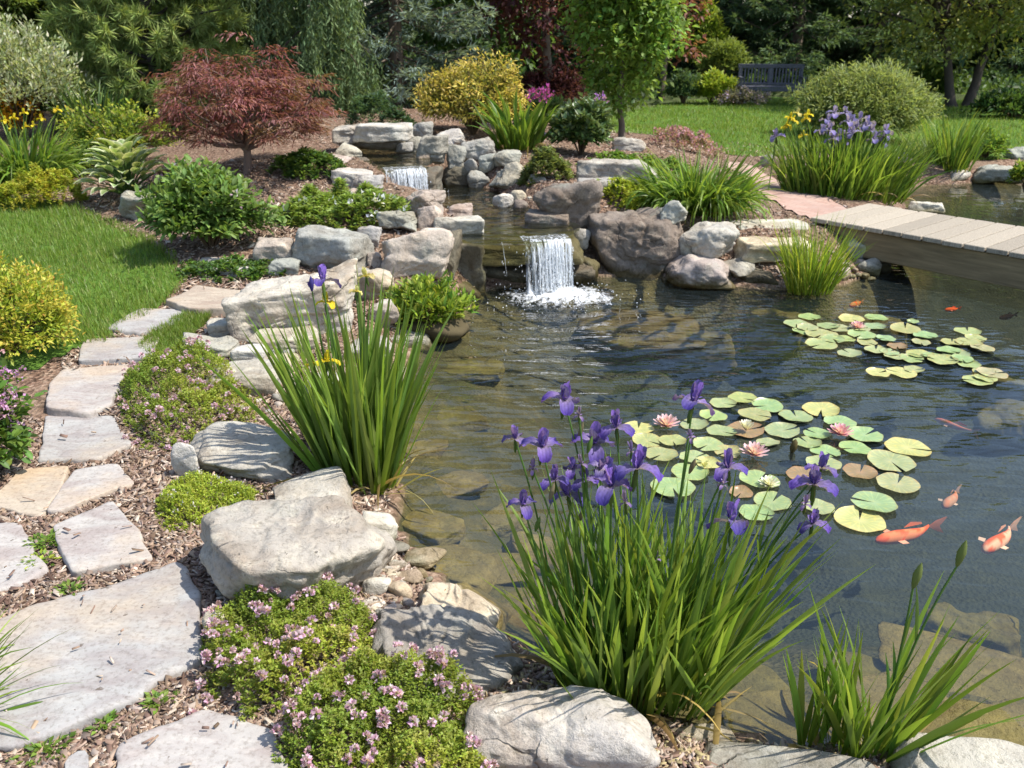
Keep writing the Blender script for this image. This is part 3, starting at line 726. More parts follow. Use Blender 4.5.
# --- the ledges the water runs over
lc = PY(519, 242, P(519, 242, MID)[1])
rock_at((lc[0], lc[1] + .44, .03), 1.06, .80, .185, "slab", "moss", "mossy dark ledge stone under the lip of the lower waterfall", rot=.04, bury=.05, sub=5, name="ledge_stone", cat="stone")
rock_at((lc[0] - .02, lc[1] + .46, W - .25), 1.2, .55, .46, "block", "dark", "dark wet rock wall behind the lower waterfall", rot=.04, bury=.2, sub=5, name="cliff_rock", cat="rock")
uc = PY(404, 169, P(404, 169, UPP)[1])
rock_at((uc[0], uc[1] + .22, .2), .62, .5, .30, "slab", "dark", "dark wet ledge stone under the lip of the upper waterfall", rot=-.1, bury=.1, sub=5, name="ledge_stone", cat="stone")

# --- small stones in the gravel pockets
def pebbles(spots, names, label, group, zoff=.0):
    for k, (px, py, w, col) in enumerate(spots):
        c = G(px, py); depth = c[1] * cP + (CAM_H - c[2]) * sP; w = w * depth / FPX
        rock_at((c[0], c[1], c[2] + zoff), w, w * random.uniform(.6, .85), w * random.uniform(.42, .6), "pebble", col, label, rot=random.uniform(-1, 1), bury=.12, sub=3, name=names, group=group, cat="pebble")
for (px, py, w, h, col, lb) in [(422, 571, 45, 22, "cream", "smooth oval cream stone lying at the waterside gravel"), (377, 598, 30, 22, "white", "white rounded stone in the gravel pocket behind the thyme"),
        (401, 602, 26, 22, "tan", "tan rounded stone in the gravel pocket behind the thyme"), (383, 551, 22, 16, "white", "small white stone under the white angular waterside stone"),
        (397, 558, 27, 17, "grey", "grey chip stone in the gravel beside the big cracked boulder"), (410, 587, 28, 17, "tan", "brown-tan stone under the smooth oval cream one"),
        (397, 572, 22, 14, "pink", "pinkish small stone in the middle of the waterside gravel"), (369, 615, 34, 15, "white", "flat white stone at the edge of the flowering thyme")]:
    rock(px - w / 2, py - h, px + w / 2, py, "pebble", col, lb, dr=.7, name="pebble")
pebbles([(random.uniform(368, 432), random.uniform(560, 622), random.uniform(7, 15), random.choice(["white", "cream", "tan", "pink", "grey"])) for _ in range(46)], "pebble", "little rounded pebble in the gravel pocket between big boulder, thyme and water", "pebbles in the waterside gravel pocket")
pebbles([(random.uniform(236, 300), random.uniform(352, 420), random.uniform(7, 15), random.choice(["white", "cream", "pink", "grey"])) for _ in range(46)], "pebble", "little pale pebble on the shore behind the yellow flag iris", "pebbles on the shore behind the flag iris")
pebbles([(random.uniform(820, 880), random.uniform(252, 284), random.uniform(5, 12), random.choice(["white", "pink", "grey", "tan"])) for _ in range(40)], "pebble", "small pebble on the bank under the end of the bridge", "pebbles under the bridge end")
pebbles([(random.uniform(490, 530), random.uniform(196, 214), random.uniform(4, 8), random.choice(["white", "cream", "grey", "brown"])) for _ in range(16)], "pebble", "tiny pebble at the edge of the middle stream pool", "pebbles by the middle pool", .02)
pebbles([(random.uniform(205, 240), random.uniform(585, 660), random.uniform(5, 13), random.choice(["white", "cream", "grey"])) for _ in range(12)] + [(random.uniform(60, 200), random.uniform(690, 740), random.uniform(4, 9), random.choice(["white", "cream", "pink"])) for _ in range(16)], "pebble", "small loose pebble in the mulch beside the big flagstone", "loose pebbles in the path mulch")
# --- stones lying under water
UW = [(640, 303, 130, 22, "tan"), (455, 400, 60, 40, "algae"), (450, 470, 75, 34, "sunk"), (430, 520, 70, 34, "sunk"), (495, 545, 80, 40, "sunk"), (455, 560, 90, 42, "sunk"), (500, 490, 60, 26, "sunk"), (470, 350, 70, 26, "algae"),
      (975, 655, 190, 80, "sunk"), (900, 690, 110, 50, "sunk"), (960, 725, 120, 40, "algae"), (775, 715, 120, 44, "sunk"), (740, 660, 120, 40, "algae"), (1050, 720, 120, 50, "sunk"), (870, 640, 90, 36, "algae"), (560, 610, 120, 50, "sunk"),
      (700, 304, 90, 20, "algae"), (780, 300, 60, 14, "algae"), (884, 292, 60, 14, "algae"), (1015, 331, 60, 18, "algae"), (1020, 356, 70, 24, "algae"), (985, 590, 100, 40, "algae"), (540, 520, 90, 40, "sunk"), (425, 440, 50, 26, "sunk"), (520, 585, 80, 36, "algae"), (860, 700, 90, 40, "sunk"), (930, 660, 70, 30, "algae"), (600, 660, 80, 30, "sunk")]
for k, (px, py, w, h, col) in enumerate(UW):
    c = P(px, py, W); depth = c[1] * cP + (CAM_H - c[2]) * sP; w = w * depth / FPX; zb = gz1(c[0], c[1])
    top = W - (.035 if py < 320 and col == "algae" else .09); hh = max(min(top - zb, .3), .06)
    rock_at((c[0], c[1], zb - .02), w, w * random.uniform(.6, .8), hh, "slab" if k % 2 else "boulder", col, "submerged algae-brown stone seen through the pond water", rot=random.uniform(-.6, .6), sub=4, name="submerged_stone", group="stones under the pond water", cat="stone")

# ------------------------------------------------------------------ flagstones of the path
FLAGPOLY = []
def flagstone(pts, label, col, th=.055, lift=.022, seed=0, z=None):
    pix = np.array(pts, float); zc = gz1(*P(*pix.mean(0), .02)[:2]) if z is None else z
    pg = poly(pts, zc); FLAGPOLY.append(pg); r = np.random.default_rng(900 + seed)
    out = []
    for k in range(len(pg)):
        a, b = pg[k], pg[(k + 1) % len(pg)]; m = max(2, int(np.linalg.norm(b - a) / .02))
        for q in range(m): out.append(a + (b - a) * q / m)
    q = np.array(out); q = .5 * q + .25 * (np.roll(q, 1, 0) + np.roll(q, -1, 0))
    cen = q.mean(0); rad = q - cen; L = np.linalg.norm(rad, axis=1)[:, None]
    n3 = np.column_stack([q * 9, np.full(len(q), seed * 3.3)])
    q = q + rad / L * (fbm(n3, 3, seed)[:, None] * .012)
    m = len(q); zt = zc + lift
    rings = [(1.0, -th, .006), (1.0, -.014, .0), (.995, -.004, 0), (.975, 0, 0)] + [(s, 0, 0) for s in (.92, .84, .74, .62, .5, .36, .22, .1)]
    V = []
    for s, dz, o in rings:
        xy = cen + (q - cen) * s + rad / L * o
        jag = fbm(np.column_stack([xy * 14, np.full(m, dz * 40)]), 2, seed + 3)
        hz = zt + dz + .005 * fbm(np.column_stack([xy * 3.2, np.zeros(m)]), 3, seed + 7) + (0 if s < .99 else .004 * jag)
        if dz < -.01: xy = xy + rad / L * (jag * .007)[:, None]
        V.append(np.column_stack([xy, hz]))
    V = np.vstack(V + [[[*cen, zt]]]); F4 = []
    for k in range(len(rings) - 1):
        i = np.arange(m); j = (i + 1) % m; F4.append(np.column_stack([k * m + i, k * m + j, (k + 1) * m + j, (k + 1) * m + i]))
    i = np.arange(m); F3 = np.column_stack([(len(rings) - 1) * m + i, (len(rings) - 1) * m + (i + 1) % m, np.full(m, len(V) - 1)])
    org = np.array([cen[0], cen[1], zc])
    V = V - org; F4 = np.vstack(F4)
    ar = np.sum(q[:, 0] * np.roll(q[:, 1], -1) - np.roll(q[:, 0], -1) * q[:, 1])
    if ar < 0: F4 = F4[:, ::-1]; F3 = F3[:, ::-1]
    me = mesh_data("flagstone", V, [F4, F3], None, True); me.materials.append(M_FLAG)
    o = bpy.data.objects.new("flagstone", me); scene.collection.objects.link(o); o.location = org.tolist(); o.color = (*col, 1)
    tag(o, label, "flagstone", "flagstones of the garden path"); return o
GF, TF, PF = (.34, .33, .31), (.39, .33, .255), (.375, .35, .32)
FLAGS = [([(-90, 660), (16, 617), (98, 593), (178, 566), (191, 574), (201, 609), (202, 666), (156, 687), (129, 707), (66, 736), (16, 750), (-40, 752), (-120, 740)], "largest grey flagstone, purple-streaked, beside the flowering thyme", GF),
    ([(117, 748), (203, 715), (240, 726), (275, 738), (292, 790), (262, 840), (105, 835)], "beige flagstone at the bottom edge beneath the flowering thyme", PF),
    ([(53, 529), (113, 503), (134, 530), (156, 564), (110, 573), (70, 581)], "four-sided flagstone standing alone in the mulch above the largest flagstone", PF),
    ([(-60, 540), (0, 529), (20, 529), (51, 574), (20, 590), (-40, 606), (-90, 590)], "flagstone cut by the picture edge beside the mossy gap", PF),
    ([(-50, 506), (0, 499), (20, 473), (72, 469), (56, 500), (42, 522), (20, 518), (0, 512)], "tan flagstone paired with a greyer triangular one", TF),
    ([(75, 473), (119, 468), (138, 488), (104, 499), (59, 517), (46, 517)], "triangular grey flagstone paired with the tan one", PF),
    ([(46, 421), (114, 419), (120, 432), (134, 447), (98, 462), (39, 465)], "grey flagstone just past the pink-flowered plant at the picture edge", GF),
    ([(49, 388), (65, 372), (132, 367), (118, 392), (112, 407), (88, 416), (46, 411)], "wide beige flagstone beside the thyme mound and the golden shrub", PF),
    ([(85, 343), (160, 340), (155, 361), (78, 365)], "rectangular grey flagstone next to the golden shrub", GF),
    ([(105, 332), (140, 311), (195, 314), (175, 328), (140, 336)], "pale grey flagstone set into the lawn edge", GF),
    ([(167, 302), (197, 288), (242, 293), (228, 312), (186, 311)], "tan-grey flagstone just below the topmost step slab", TF)]
for k, (p, l, c) in enumerate(FLAGS): flagstone(p, l, c, seed=k)
flagstone([(194, 279), (203, 266), (228, 262), (255, 264), (260, 276), (238, 280), (214, 279)], "thick pale step slab at the top of the stone path", (.48, .46, .42), th=.12, lift=.075, seed=20, z=.10)
flagstone([(68, 762), (90, 752), (92, 775), (66, 790)], "small grey flagstone corner at the bottom edge of the path", GF, seed=31)

# ------------------------------------------------------------------ bark mulch chips
def chips(n, region, wmin, wmax, cols):
    pts = np.zeros((0, 2))
    while len(pts) < n:
        px = rng.uniform(region[0], region[2], n); py = region[1] + (region[3] - region[1]) * rng.uniform(0, 1, n)
        d = np.array([(a - 512) / FPX for a in px]); v = -(py - 384) / FPX
        t = -(CAM_H - region[4]) / (-sP + v * cP); q = np.column_stack([d * t, (cP + v * sP) * t])
        keep = (sdf(q, POND) < -.05) & (sdf(q, LAWN_NEAR) < 0) & (sdf(q, LAWN_PATCH) < 0) & (sdf(q, MIDP) < 0) & (sdf(q, PATH_BRICK) < 0)
        for fp in FLAGPOLY: keep &= (sdf(q, fp) < -.004) | (rng.uniform(0, 1, len(q)) < .0028)
        pts = np.vstack([pts, q[keep]])
        if keep.sum() == 0: break
    pts = pts[:n]; n = len(pts)
    z = gz(pts) + rng.uniform(.002, .012, n)
    for fp in FLAGPOLY: z = z + .026 * (sdf(pts, fp) > 0)
    L = wmin + (wmax - wmin) * rng.uniform(0, 1, n) ** 2; wd = L * rng.uniform(.12, .5, n); az = rng.uniform(0, 6.28, n); tl = rng.normal(0, .38, (n, 2))
    a = np.column_stack([np.cos(az), np.sin(az), tl[:, 0]]) * (L / 2)[:, None]; b = np.column_stack([-np.sin(az), np.cos(az), tl[:, 1]]) * (wd / 2)[:, None]
    c0 = np.column_stack([pts, z]); up = np.array([0, 0, .0016])
    k = rng.uniform(.5, 1, (n, 4, 1))
    top = np.stack([c0 - a - b * k[:, 0], c0 + a - b * k[:, 1], c0 + a + b * k[:, 2], c0 - a + b * k[:, 3]], 1)
    V = np.concatenate([top + up, top * [1, 1, 1] - up], 1).reshape(-1, 3); i = np.arange(n)[:, None] * 8
    F = np.vstack([i + np.array(f) for f in ([0, 1, 2, 3], [0, 4, 5, 1], [1, 5, 6, 2], [2, 6, 7, 3], [3, 7, 4, 0])])
    c = np.array(cols)[rng.integers(0, len(cols), n)] * rng.uniform(.75, 1.2, (n, 1))
    return Geo().add(V, F, np.repeat(c, 8, 0))
BARK = [(.20, .135, .095), (.28, .19, .135), (.13, .085, .06), (.36, .265, .2), (.44, .36, .29), (.25, .17, .125), (.3, .23, .18)]
tag(chips(30000, (-60, 420, 420, 775, 0), .008, .045, BARK).build("bark_mulch", M_CHIP), "reddish brown bark mulch chips between the flagstones", "mulch", kind='stuff')
tag(chips(18000, (60, 200, 330, 420, .1), .015, .06, BARK).build("bark_mulch", M_CHIP), "bark mulch on the planting bed beside the near lawn", "mulch", kind='stuff')
tag(chips(7000, (540, 140, 850, 240, .2), .02, .06, BARK).build("bark_mulch", M_CHIP), "bark mulch round the daylily and the brick path", "mulch", kind='stuff')

tag(chips(7000, (360, 590, 1000, 775, -.05), .008, .04, BARK + [(.36, .29, .16), (.3, .24, .13)]).build("bark_mulch", M_CHIP), "bark and leaf litter between the rocks at the foot of the purple iris", "mulch", kind='stuff')
tag(chips(6000, (320, 120, 560, 300, .4), .015, .05, BARK).build("bark_mulch", M_CHIP), "bark mulch between the stones of the stream bank", "mulch", kind='stuff')
tag(chips(14000, (-460, 330, -40, 775, 0), .012, .05, BARK).build("bark_mulch", M_CHIP), "bark mulch under the mauve-flowered plant at the picture edge", "mulch", kind='stuff')
# ================================================================== plants
def nrm(a): return a / (np.linalg.norm(a, axis=-1, keepdims=True) + 1e-9)
def pal(cols, n, var=.18, r=rng):
    c = np.array(cols, float)[r.integers(0, len(cols), n)]
    return c * r.uniform(1 - var, 1 + var, (n, 1)) * r.uniform(.95, 1.05, (n, 3))
def leaves(g, c, d, nn, L, Wd, col, fold=.3, curl=.15, tip=None, six=False):
    """leaf blades: base c, axis d, rough normal nn; four-point leaves far off, six-point ones near"""
    n = len(c); d = nrm(d); s = nrm(np.cross(d, nn)); n2 = np.cross(s, d)
    L = np.broadcast_to(np.asarray(L, float), (n,))[:, None]; Wd = np.broadcast_to(np.asarray(Wd, float), (n,))[:, None]
    col = np.broadcast_to(col, (n, 3)); tipc = col if tip is None else np.broadcast_to(tip, (n, 3))
    i = np.arange(n)[:, None]
    if not six:
        V = np.stack([c, c + d * L * .45 + s * Wd / 2 + n2 * fold * Wd / 2, c + d * L - n2 * curl * L, c + d * L * .45 - s * Wd / 2 + n2 * fold * Wd / 2], 1)
        C = np.stack([col, col * .5 + tipc * .5, tipc, col * .5 + tipc * .5], 1)
        g.add(V.reshape(-1, 3), np.vstack([i * 4 + [0, 1, 2], i * 4 + [0, 2, 3]]), C.reshape(-1, 3))
    else:
        up = n2 * fold * Wd / 2
        V = np.stack([c, c + d * L * .3 + s * Wd * .42 + up, c + d * L * .68 + s * Wd * .40 + up - n2 * curl * L * .4, c + d * L - n2 * curl * L,
                      c + d * L * .68 - s * Wd * .40 + up - n2 * curl * L * .4, c + d * L * .3 - s * Wd * .42 + up, c + d * L * .5 - n2 * curl * L * .2], 1)
        C = np.stack([col * .9, col, tipc * .5 + col * .5, tipc, tipc * .5 + col * .5, col, col * 1.1], 1)
        g.add(V.reshape(-1, 3), np.vstack([i * 7 + f for f in ([0, 1, 6], [1, 2, 6], [2, 3, 6], [3, 4, 6], [4, 5, 6], [5, 0, 6])]), C.reshape(-1, 3))
def tubes(g, paths, radii, col, sides=5):
    """paths: list of (k,3) arrays; radii: list of (k,) arrays"""
    for p, r in zip(paths, radii):
        p = np.asarray(p, float); k = len(p); t = nrm(np.gradient(p, axis=0))
        ref = np.where(np.abs(t[:, 2:3]) > .9, np.array([[1., 0, 0]]), np.array([[0., 0, 1]]))
        a = nrm(np.cross(t, ref)); b = np.cross(t, a); th = np.arange(sides) * 2 * np.pi / sides
        V = p[:, None] + (a[:, None] * np.cos(th)[None, :, None] + b[:, None] * np.sin(th)[None, :, None]) * np.asarray(r)[:, None, None]
        i = np.arange(k - 1)[:, None] * sides; q = np.arange(sides)[None]; q2 = (q + 1) % sides
        F = np.stack([i + q, i + q2, i + sides + q2, i + sides + q], -1).reshape(-1, 4)
        g.add(V.reshape(-1, 3), F, col)
def blades(g, base, az, lean, L, Wd, cur, col, segs=6, tipcol=None, twist=None, fold=.25, p=1.6, wide=.35):
    """sword or strap leaves; az heading, lean start angle from upright, cur extra bend towards the tip"""
    n = len(base); t = np.linspace(0, 1, segs + 1)
    th = lean[:, None] + cur[:, None] * t[None] ** p
    dl = L[:, None] / segs
    hx = np.concatenate([np.zeros((n, 1)), np.cumsum(np.sin((th[:, 1:] + th[:, :-1]) / 2) * dl, 1)], 1)
    hz = np.concatenate([np.zeros((n, 1)), np.cumsum(np.cos((th[:, 1:] + th[:, :-1]) / 2) * dl, 1)], 1)
    ca, sa = np.cos(az)[:, None], np.sin(az)[:, None]
    cen = base[:, None] + np.stack([hx * ca, hx * sa, hz], -1)
    tang = nrm(np.stack([np.sin(th) * ca, np.sin(th) * sa, np.cos(th)], -1))
    tw = (rng.uniform(-1.2, 1.2, n) if twist is None else twist)
    side = np.stack([-sa, ca, np.zeros_like(ca)], -1); nr = np.cross(side, tang)
    ct, st_ = np.cos(tw)[:, None, None], np.sin(tw)[:, None, None]
    s = side * ct + nr * st_; nv = nr * ct - side * st_
    prof = np.clip(np.minimum(.62 + t / wide * .38, 1) * np.clip(1 - ((t - wide) / (1 - wide)).clip(0) ** 1.9, .0, 1), .02, 1)
    w = (Wd[:, None] * prof[None] / 2)[..., None]
    V = np.stack([cen - s * w + nv * w * fold, cen - nv * w * fold * .3, cen + s * w + nv * w * fold], 2)
    tc = col if tipcol is None else tipcol
    f = t[None, :, None]; base_c = col * np.array([1.15, 1.1, .8])
    C = np.where(f < .35, base_c[:, None] * (1 - f / .35) + col[:, None] * (f / .35), col[:, None] * (1 - (f - .35) / .65) + tc[:, None] * ((f - .35) / .65))
    C = np.repeat(C[:, :, None], 3, 2)
    m = (segs + 1) * 3; i = np.arange(n)[:, None, None] * m + np.arange(segs)[None, :, None] * 3
    F = np.concatenate([(i + np.array([0, 1, 4, 3])).reshape(-1, 4), (i + np.array([1, 2, 5, 4])).reshape(-1, 4)])
    g.add(V.reshape(-1, 3), F, C.reshape(-1, 3)); return cen
def clump(g, c, rx, ry, n, L, Wd, lean, cur, cols, segs=6, tipvar=None, lean_out=.8, dead=0.0, fold=.25, zfun=True, p=1.6):
    a = rng.uniform(0, 2 * np.pi, n); r = np.sqrt(rng.uniform(0, 1, n))
    bx, by = c[0] + rx * r * np.cos(a), c[1] + ry * r * np.sin(a)
    base = np.column_stack([bx, by, np.full(n, c[2]) - .02])
    az = a + rng.normal(0, .7, n); ln = np.abs(rng.normal(0, .08, n)) + lean * (.25 + lean_out * r) * rng.uniform(.5, 1.2, n)
    ll = L * rng.uniform(.55, 1.05, n) * (1 - .12 * r); ww = Wd * rng.uniform(.7, 1.15, n); cc = cur * rng.uniform(.1, 1.3, n) ** 1.5
    col = pal(cols, n)
    if dead:
        k = rng.uniform(0, 1, n) < dead; col[k] = np.array([.33, .24, .10]) * rng.uniform(.7, 1.2, (k.sum(), 1)); ln[k] += .5; ll[k] *= .6; cc[k] += 1.2
    tipc = col * np.array([1.25, 1.15, .9]) if tipvar is None else pal(tipvar, n)
    return blades(g, base, az, ln, ll, ww, cc, col, segs, tipc, fold=fold, p=p)
GREEN = [(.09, .165, .024), (.12, .205, .034), (.075, .145, .024), (.16, .24, .045)]
BLUEGREEN = [(.13, .215, .046), (.17, .265, .06), (.11, .185, .04), (.22, .31, .075)]
FRESH = [(.165, .26, .035), (.13, .225, .03), (.21, .295, .05), (.10, .185, .024)]
DARK = [(.045, .095, .024), (.065, .125, .03), (.04, .08, .022), (.085, .15, .036)]
LIME = [(.36, .42, .04), (.29, .37, .035), (.43, .46, .07), (.22, .30, .032)]
GOLD = [(.55, .46, .06), (.47, .43, .055), (.62, .50, .10), (.34, .36, .05)]

# ------------------------------------------------------------------ flowers
def petal(L, Wd, th0, th1, az, col0, col1, z0=0, segs=6, ruffle=.1, pw=.62, cols=5):
    """one bent petal; th angle from upright along its length"""
    t = np.linspace(0, 1, segs + 1); th = th0 + (th1 - th0) * t ** 1.1
    r = np.concatenate([[0], np.cumsum(np.sin((th[1:] + th[:-1]) / 2))]) * L / segs; z = z0 + np.concatenate([[0], np.cumsum(np.cos((th[1:] + th[:-1]) / 2))]) * L / segs
    w = Wd / 2 * (t + .03) ** pw * (1.02 - t) ** .42 * 1.62; w = np.clip(w, Wd * .05, Wd * .55)
    V, C = [], []; J = np.linspace(-1, 1, cols)
    for k in range(segs + 1):
        for q, j in enumerate(J):
            off = abs(j) ** 1.5 * w[k] * .35; nx, nz = -np.cos(th[k]), np.sin(th[k])
            wob = ruffle * w[k] * (math.sin(j * 7 + k * 2.1 + az * 3) + .8 * abs(j) * math.sin(k * 3.7 + j * 11 + az * 5))
            V.append([r[k] + nx * (off + wob), j * w[k], z[k] + nz * (off + wob)])
            vein = 1 - .28 * (q % 2) * (cols > 5) + .12 * math.sin(k * 2.3 + q * 1.7 + az * 7)
            C.append((np.array(col0) * (1 - t[k]) ** 1.5 + np.array(col1) * (1 - (1 - t[k]) ** 1.5)) * vein)
    V = np.array(V); ca, sa = math.cos(az), math.sin(az)
    V = np.column_stack([V[:, 0] * ca - V[:, 1] * sa, V[:, 0] * sa + V[:, 1] * ca, V[:, 2]])
    F = [[k * cols + j, k * cols + j + 1, (k + 1) * cols + 1 + j, (k + 1) * cols + j] for k in range(segs) for j in range(cols - 1)]
    return V, F, np.array(C)
def iris_flower(name, cs, cf, signal, s=1.0, seed=0, spent=False):
    """three hanging falls, three upright standards, style arms, green and papery sheath below"""
    r = random.Random(seed); g = Geo(); a0 = r.uniform(0, 6.28)
    for k in range(3):
        a = a0 + k * 2.094 + r.uniform(-.2, .2)
        if spent: g.add(*petal(.035 * s, .018 * s, 1.2, 3.2, a, signal, cf, .0))
        else: g.add(*petal(.066 * s * r.uniform(.9, 1.1), .046 * s, r.uniform(.8, 1.1), r.uniform(2.5, 3.1), a, signal, cf, .0, ruffle=.15, segs=9, cols=9))
        b = a + 1.047
        g.add(*petal(.058 * s * r.uniform(.85, 1.1), .034 * s * (.5 if spent else 1), r.uniform(.05, .5), r.uniform(-.1, .45), b, np.array(cs) * .8, cs, .002, ruffle=.15, segs=8, cols=9))
        g.add(*petal(.026 * s, .010 * s, .6, 1.2, a, np.array(cs) * 1.1, np.array(cs) * 1.4, .006, segs=3))
    tubes(g, [[(0, 0, -.055 * s), (0, 0, -.04 * s), (0, 0, -.02 * s), (0, 0, .004)]], [np.array([.003, .0062, .0066, .004]) * s], (.10, .17, .035), 6)
    for k in range(2):
        g.add(*petal(.06 * s, .016 * s, .02, .12, a0 + k * 3.1, (.14, .2, .05), (.30, .23, .13), -.058 * s, segs=4, ruffle=0))
    return g.data(name, smooth=True)
VIOLET = ((.23, .15, .56), (.125, .065, .43), (.44, .35, .46))
FL_V = [iris_flower("iris_flower", *VIOLET, 1.0, k) for k in range(6)] + [iris_flower("iris_flower", (.22, .15, .50), (.15, .09, .40), (.5, .42, .45), .95, 9)]
FL_SP = iris_flower("iris_flower", (.26, .19, .42), (.20, .12, .38), (.4, .3, .35), .8, 12, True)
FL_LAV = [iris_flower("iris_flower", (.36, .30, .62), (.27, .21, .55), (.55, .5, .6), 1.15, 20 + k) for k in range(3)]
FL_Y = [iris_flower("iris_flower", (.84, .70, .05), (.88, .72, .04), (.8, .55, .03), 1.0, 30 + k) for k in range(3)]
FL_PY = [iris_flower("iris_flower", (.78, .72, .30), (.78, .70, .28), (.8, .6, .1), 1.0, 40)]
for me in FL_V + [FL_SP] + FL_LAV + FL_Y + FL_PY: me.materials.append(M_PETAL)
def bud_mesh(col, L=.06, w=.012):
    g = Geo(); tubes(g, [[(0, 0, 0), (0, 0, L * .2), (0, 0, L * .5), (0, 0, L * .8), (0, 0, L)]], [np.array([.35, .75, 1, .6, .08]) * w / 2 * 1.6], col, 7); return g.data("bud", smooth=True)
def stem_to(root, base, tip, r0=.0036, bow=.04, col=(.10, .19, .04)):
    """flower stalk from the ground to the blossom, a part of its plant"""
    base, tip = np.array(base), np.array(tip); t = np.linspace(0, 1, 8)[:, None]
    mid = np.array([(base[0] * .75 + tip[0] * .25), (base[1] * .75 + tip[1] * .25), base[2] * .4 + tip[2] * .6]) + rng.normal(0, bow * .3, 3) * [1, 1, 0]
    p = base * (1 - t) ** 2 + mid * 2 * t * (1 - t) + tip * t ** 2
    g = Geo(); tubes(g, [p], [np.linspace(r0, r0 * .75, 8)], col, 6)
    for q in (2, 4):   # clasping stalk leaf
        d = rng.normal(0, 1, 3); d[2] = 2.4
        blades(g, p[q:q + 1], np.array([math.atan2(d[1], d[0])]), np.array([.12]), np.array([.16]), np.array([.010]), np.array([.2]), np.array([[.11, .2, .04]]), 4)
    return g.build("flower_stem", M_BLADE, root, True), p
def put_flower(root, stem, me, tip, name="flower", sc=1.0, tilt=.18):
    f = child(name, me, None, stem, (np.array(tip) - np.array(root.location)).tolist(), rng.uniform(0, 6.28), sc, rng.normal(0, tilt), rng.normal(0, tilt)); return f

# --- the big clump of purple iris by the water's edge
ic = P(640, 688, -.1)
T = thing("iris_clump", ic, "tall purple-blue iris clump in full bloom at the near pond edge", "iris")
g = Geo()
for (ox, oy, rx, ry, n, ln) in [(0, 0, .20, .14, 150, .34), (-.14, .02, .10, .09, 70, .36), (.15, .03, .11, .10, 85, .42), (.05, .12, .16, .08, 70, .25), (-.02, -.08, .2, .05, 55, .4)]:
    clump(g, ic + [ox, oy, 0], rx, ry, int(n * .92), .72, .0190, ln * .86, .34, BLUEGREEN + FRESH, 7, lean_out=1.0, dead=.03)
STRAW = [(.34, .26, .12), (.40, .33, .17), (.26, .19, .09)]
clump(g, ic + [0, -.02, 0], .24, .15, 60, .22, .010, 1.25, 1.0, STRAW, 5)
g.build("foliage", M_BLADE, T)
FLOW = [(240, 105, 1, 1.15), (176, 238, 2, 1.1), (100, 215, 6, .8), (322, 228, 0, 1.25), (388, 182, 3, 1.0), (282, 148, 7, .8), (250, 375, 4, 1.1), (122, 402, 5, .85), (445, 300, 1, 1.2), (372, 350, 2, 1.15), (413, 395, 7, .9),
        (606, 112, 5, 1.15), (600, 210, 7, .75), (706, 298, 3, 1.0), (716, 455, 0, 1.25), (950, 345, 4, 1.2), (945, 455, 1, .9), (500, 556, 7, .9), (290, 285, 7, .8), (970, 300, 6, .9), (340, 300, 6, .7), (212, 330, 5, .85), (300, 330, 2, .8), (430, 250, 7, .8), (150, 300, 7, .8), (365, 300, 4, .75), (690, 345, 7, .8), (925, 400, 7, .85), (265, 300, 0, .75)]
for zx, zy, k, sc in FLOW:
    px, py = 480 + .3516 * zx, 360 + .3516 * (zy + 12)
    tip = PY(px, py, ic[1] + rng.uniform(-.1, .16) + (.12 if zy < 130 else 0))
    b = ic + np.array([np.clip((tip[0] - ic[0]) * .55, -.2, .2) + rng.normal(0, .02), rng.uniform(-.05, .1), -.02])
    s, p = stem_to(T, b, tip)
    put_flower(T, s, FL_SP if k == 7 else FL_V[k], tip, sc=sc * .90)
    if rng.uniform() < .45:
        bp = p[6] + np.array([.012, 0, 0]); child("bud", bud_mesh((.20, .17, .10) if rng.uniform() < .5 else (.11, .18, .04), .05, .009), M_PETAL, s, (bp - ic).tolist(), 0, 1, rng.normal(0, .15), .25)
# --- the yellow flag clump on the other shore
fc = P(362, 482, -.1)
T = thing("iris_clump", fc, "yellow flag iris clump with stiff sword leaves rooted at the shore rocks", "iris"); g = Geo()
for (ox, oy, rx, ry, n, ln) in [(0, 0, .14, .12, 150, .26), (-.08, .05, .08, .09, 50, .24), (.07, .02, .07, .08, 50, .26)]:
    clump(g, fc + [ox, oy, 0], rx, ry, n, .93, .0235, ln, .2, BLUEGREEN + FRESH[:2], 7, lean_out=1.0, dead=.03)
clump(g, fc + [.05, -.02, 0], .12, .08, 26, .30, .012, 1.2, 1.2, [(.30, .22, .09), (.36, .30, .14)], 5)
g.build("foliage", M_BLADE, T)
for px, py, me, sc in [(313, 364, FL_Y[0], .7), (327, 362, FL_Y[1], .85), (326, 303, FL_Y[2], .8), (366, 277, FL_PY[0], .7), (356, 292, FL_PY[0], .5), (323, 282, FL_V[0], 1.15)]:
    tip = PY(px, py, fc[1] + rng.uniform(-.12, .1)); s, p = stem_to(T, fc + [(tip[0] - fc[0]) * .5, rng.uniform(-.05, .05), 0], tip, .0042)
    put_flower(T, s, me, tip - [0, .0, .0], sc=sc)
tip = PY(312, 291, fc[1]); s, p = stem_to(T, fc + [-.08, 0, 0], tip); child("bud", bud_mesh((.06, .05, .22), .06, .013), M_PETAL, s, (tip - fc).tolist())
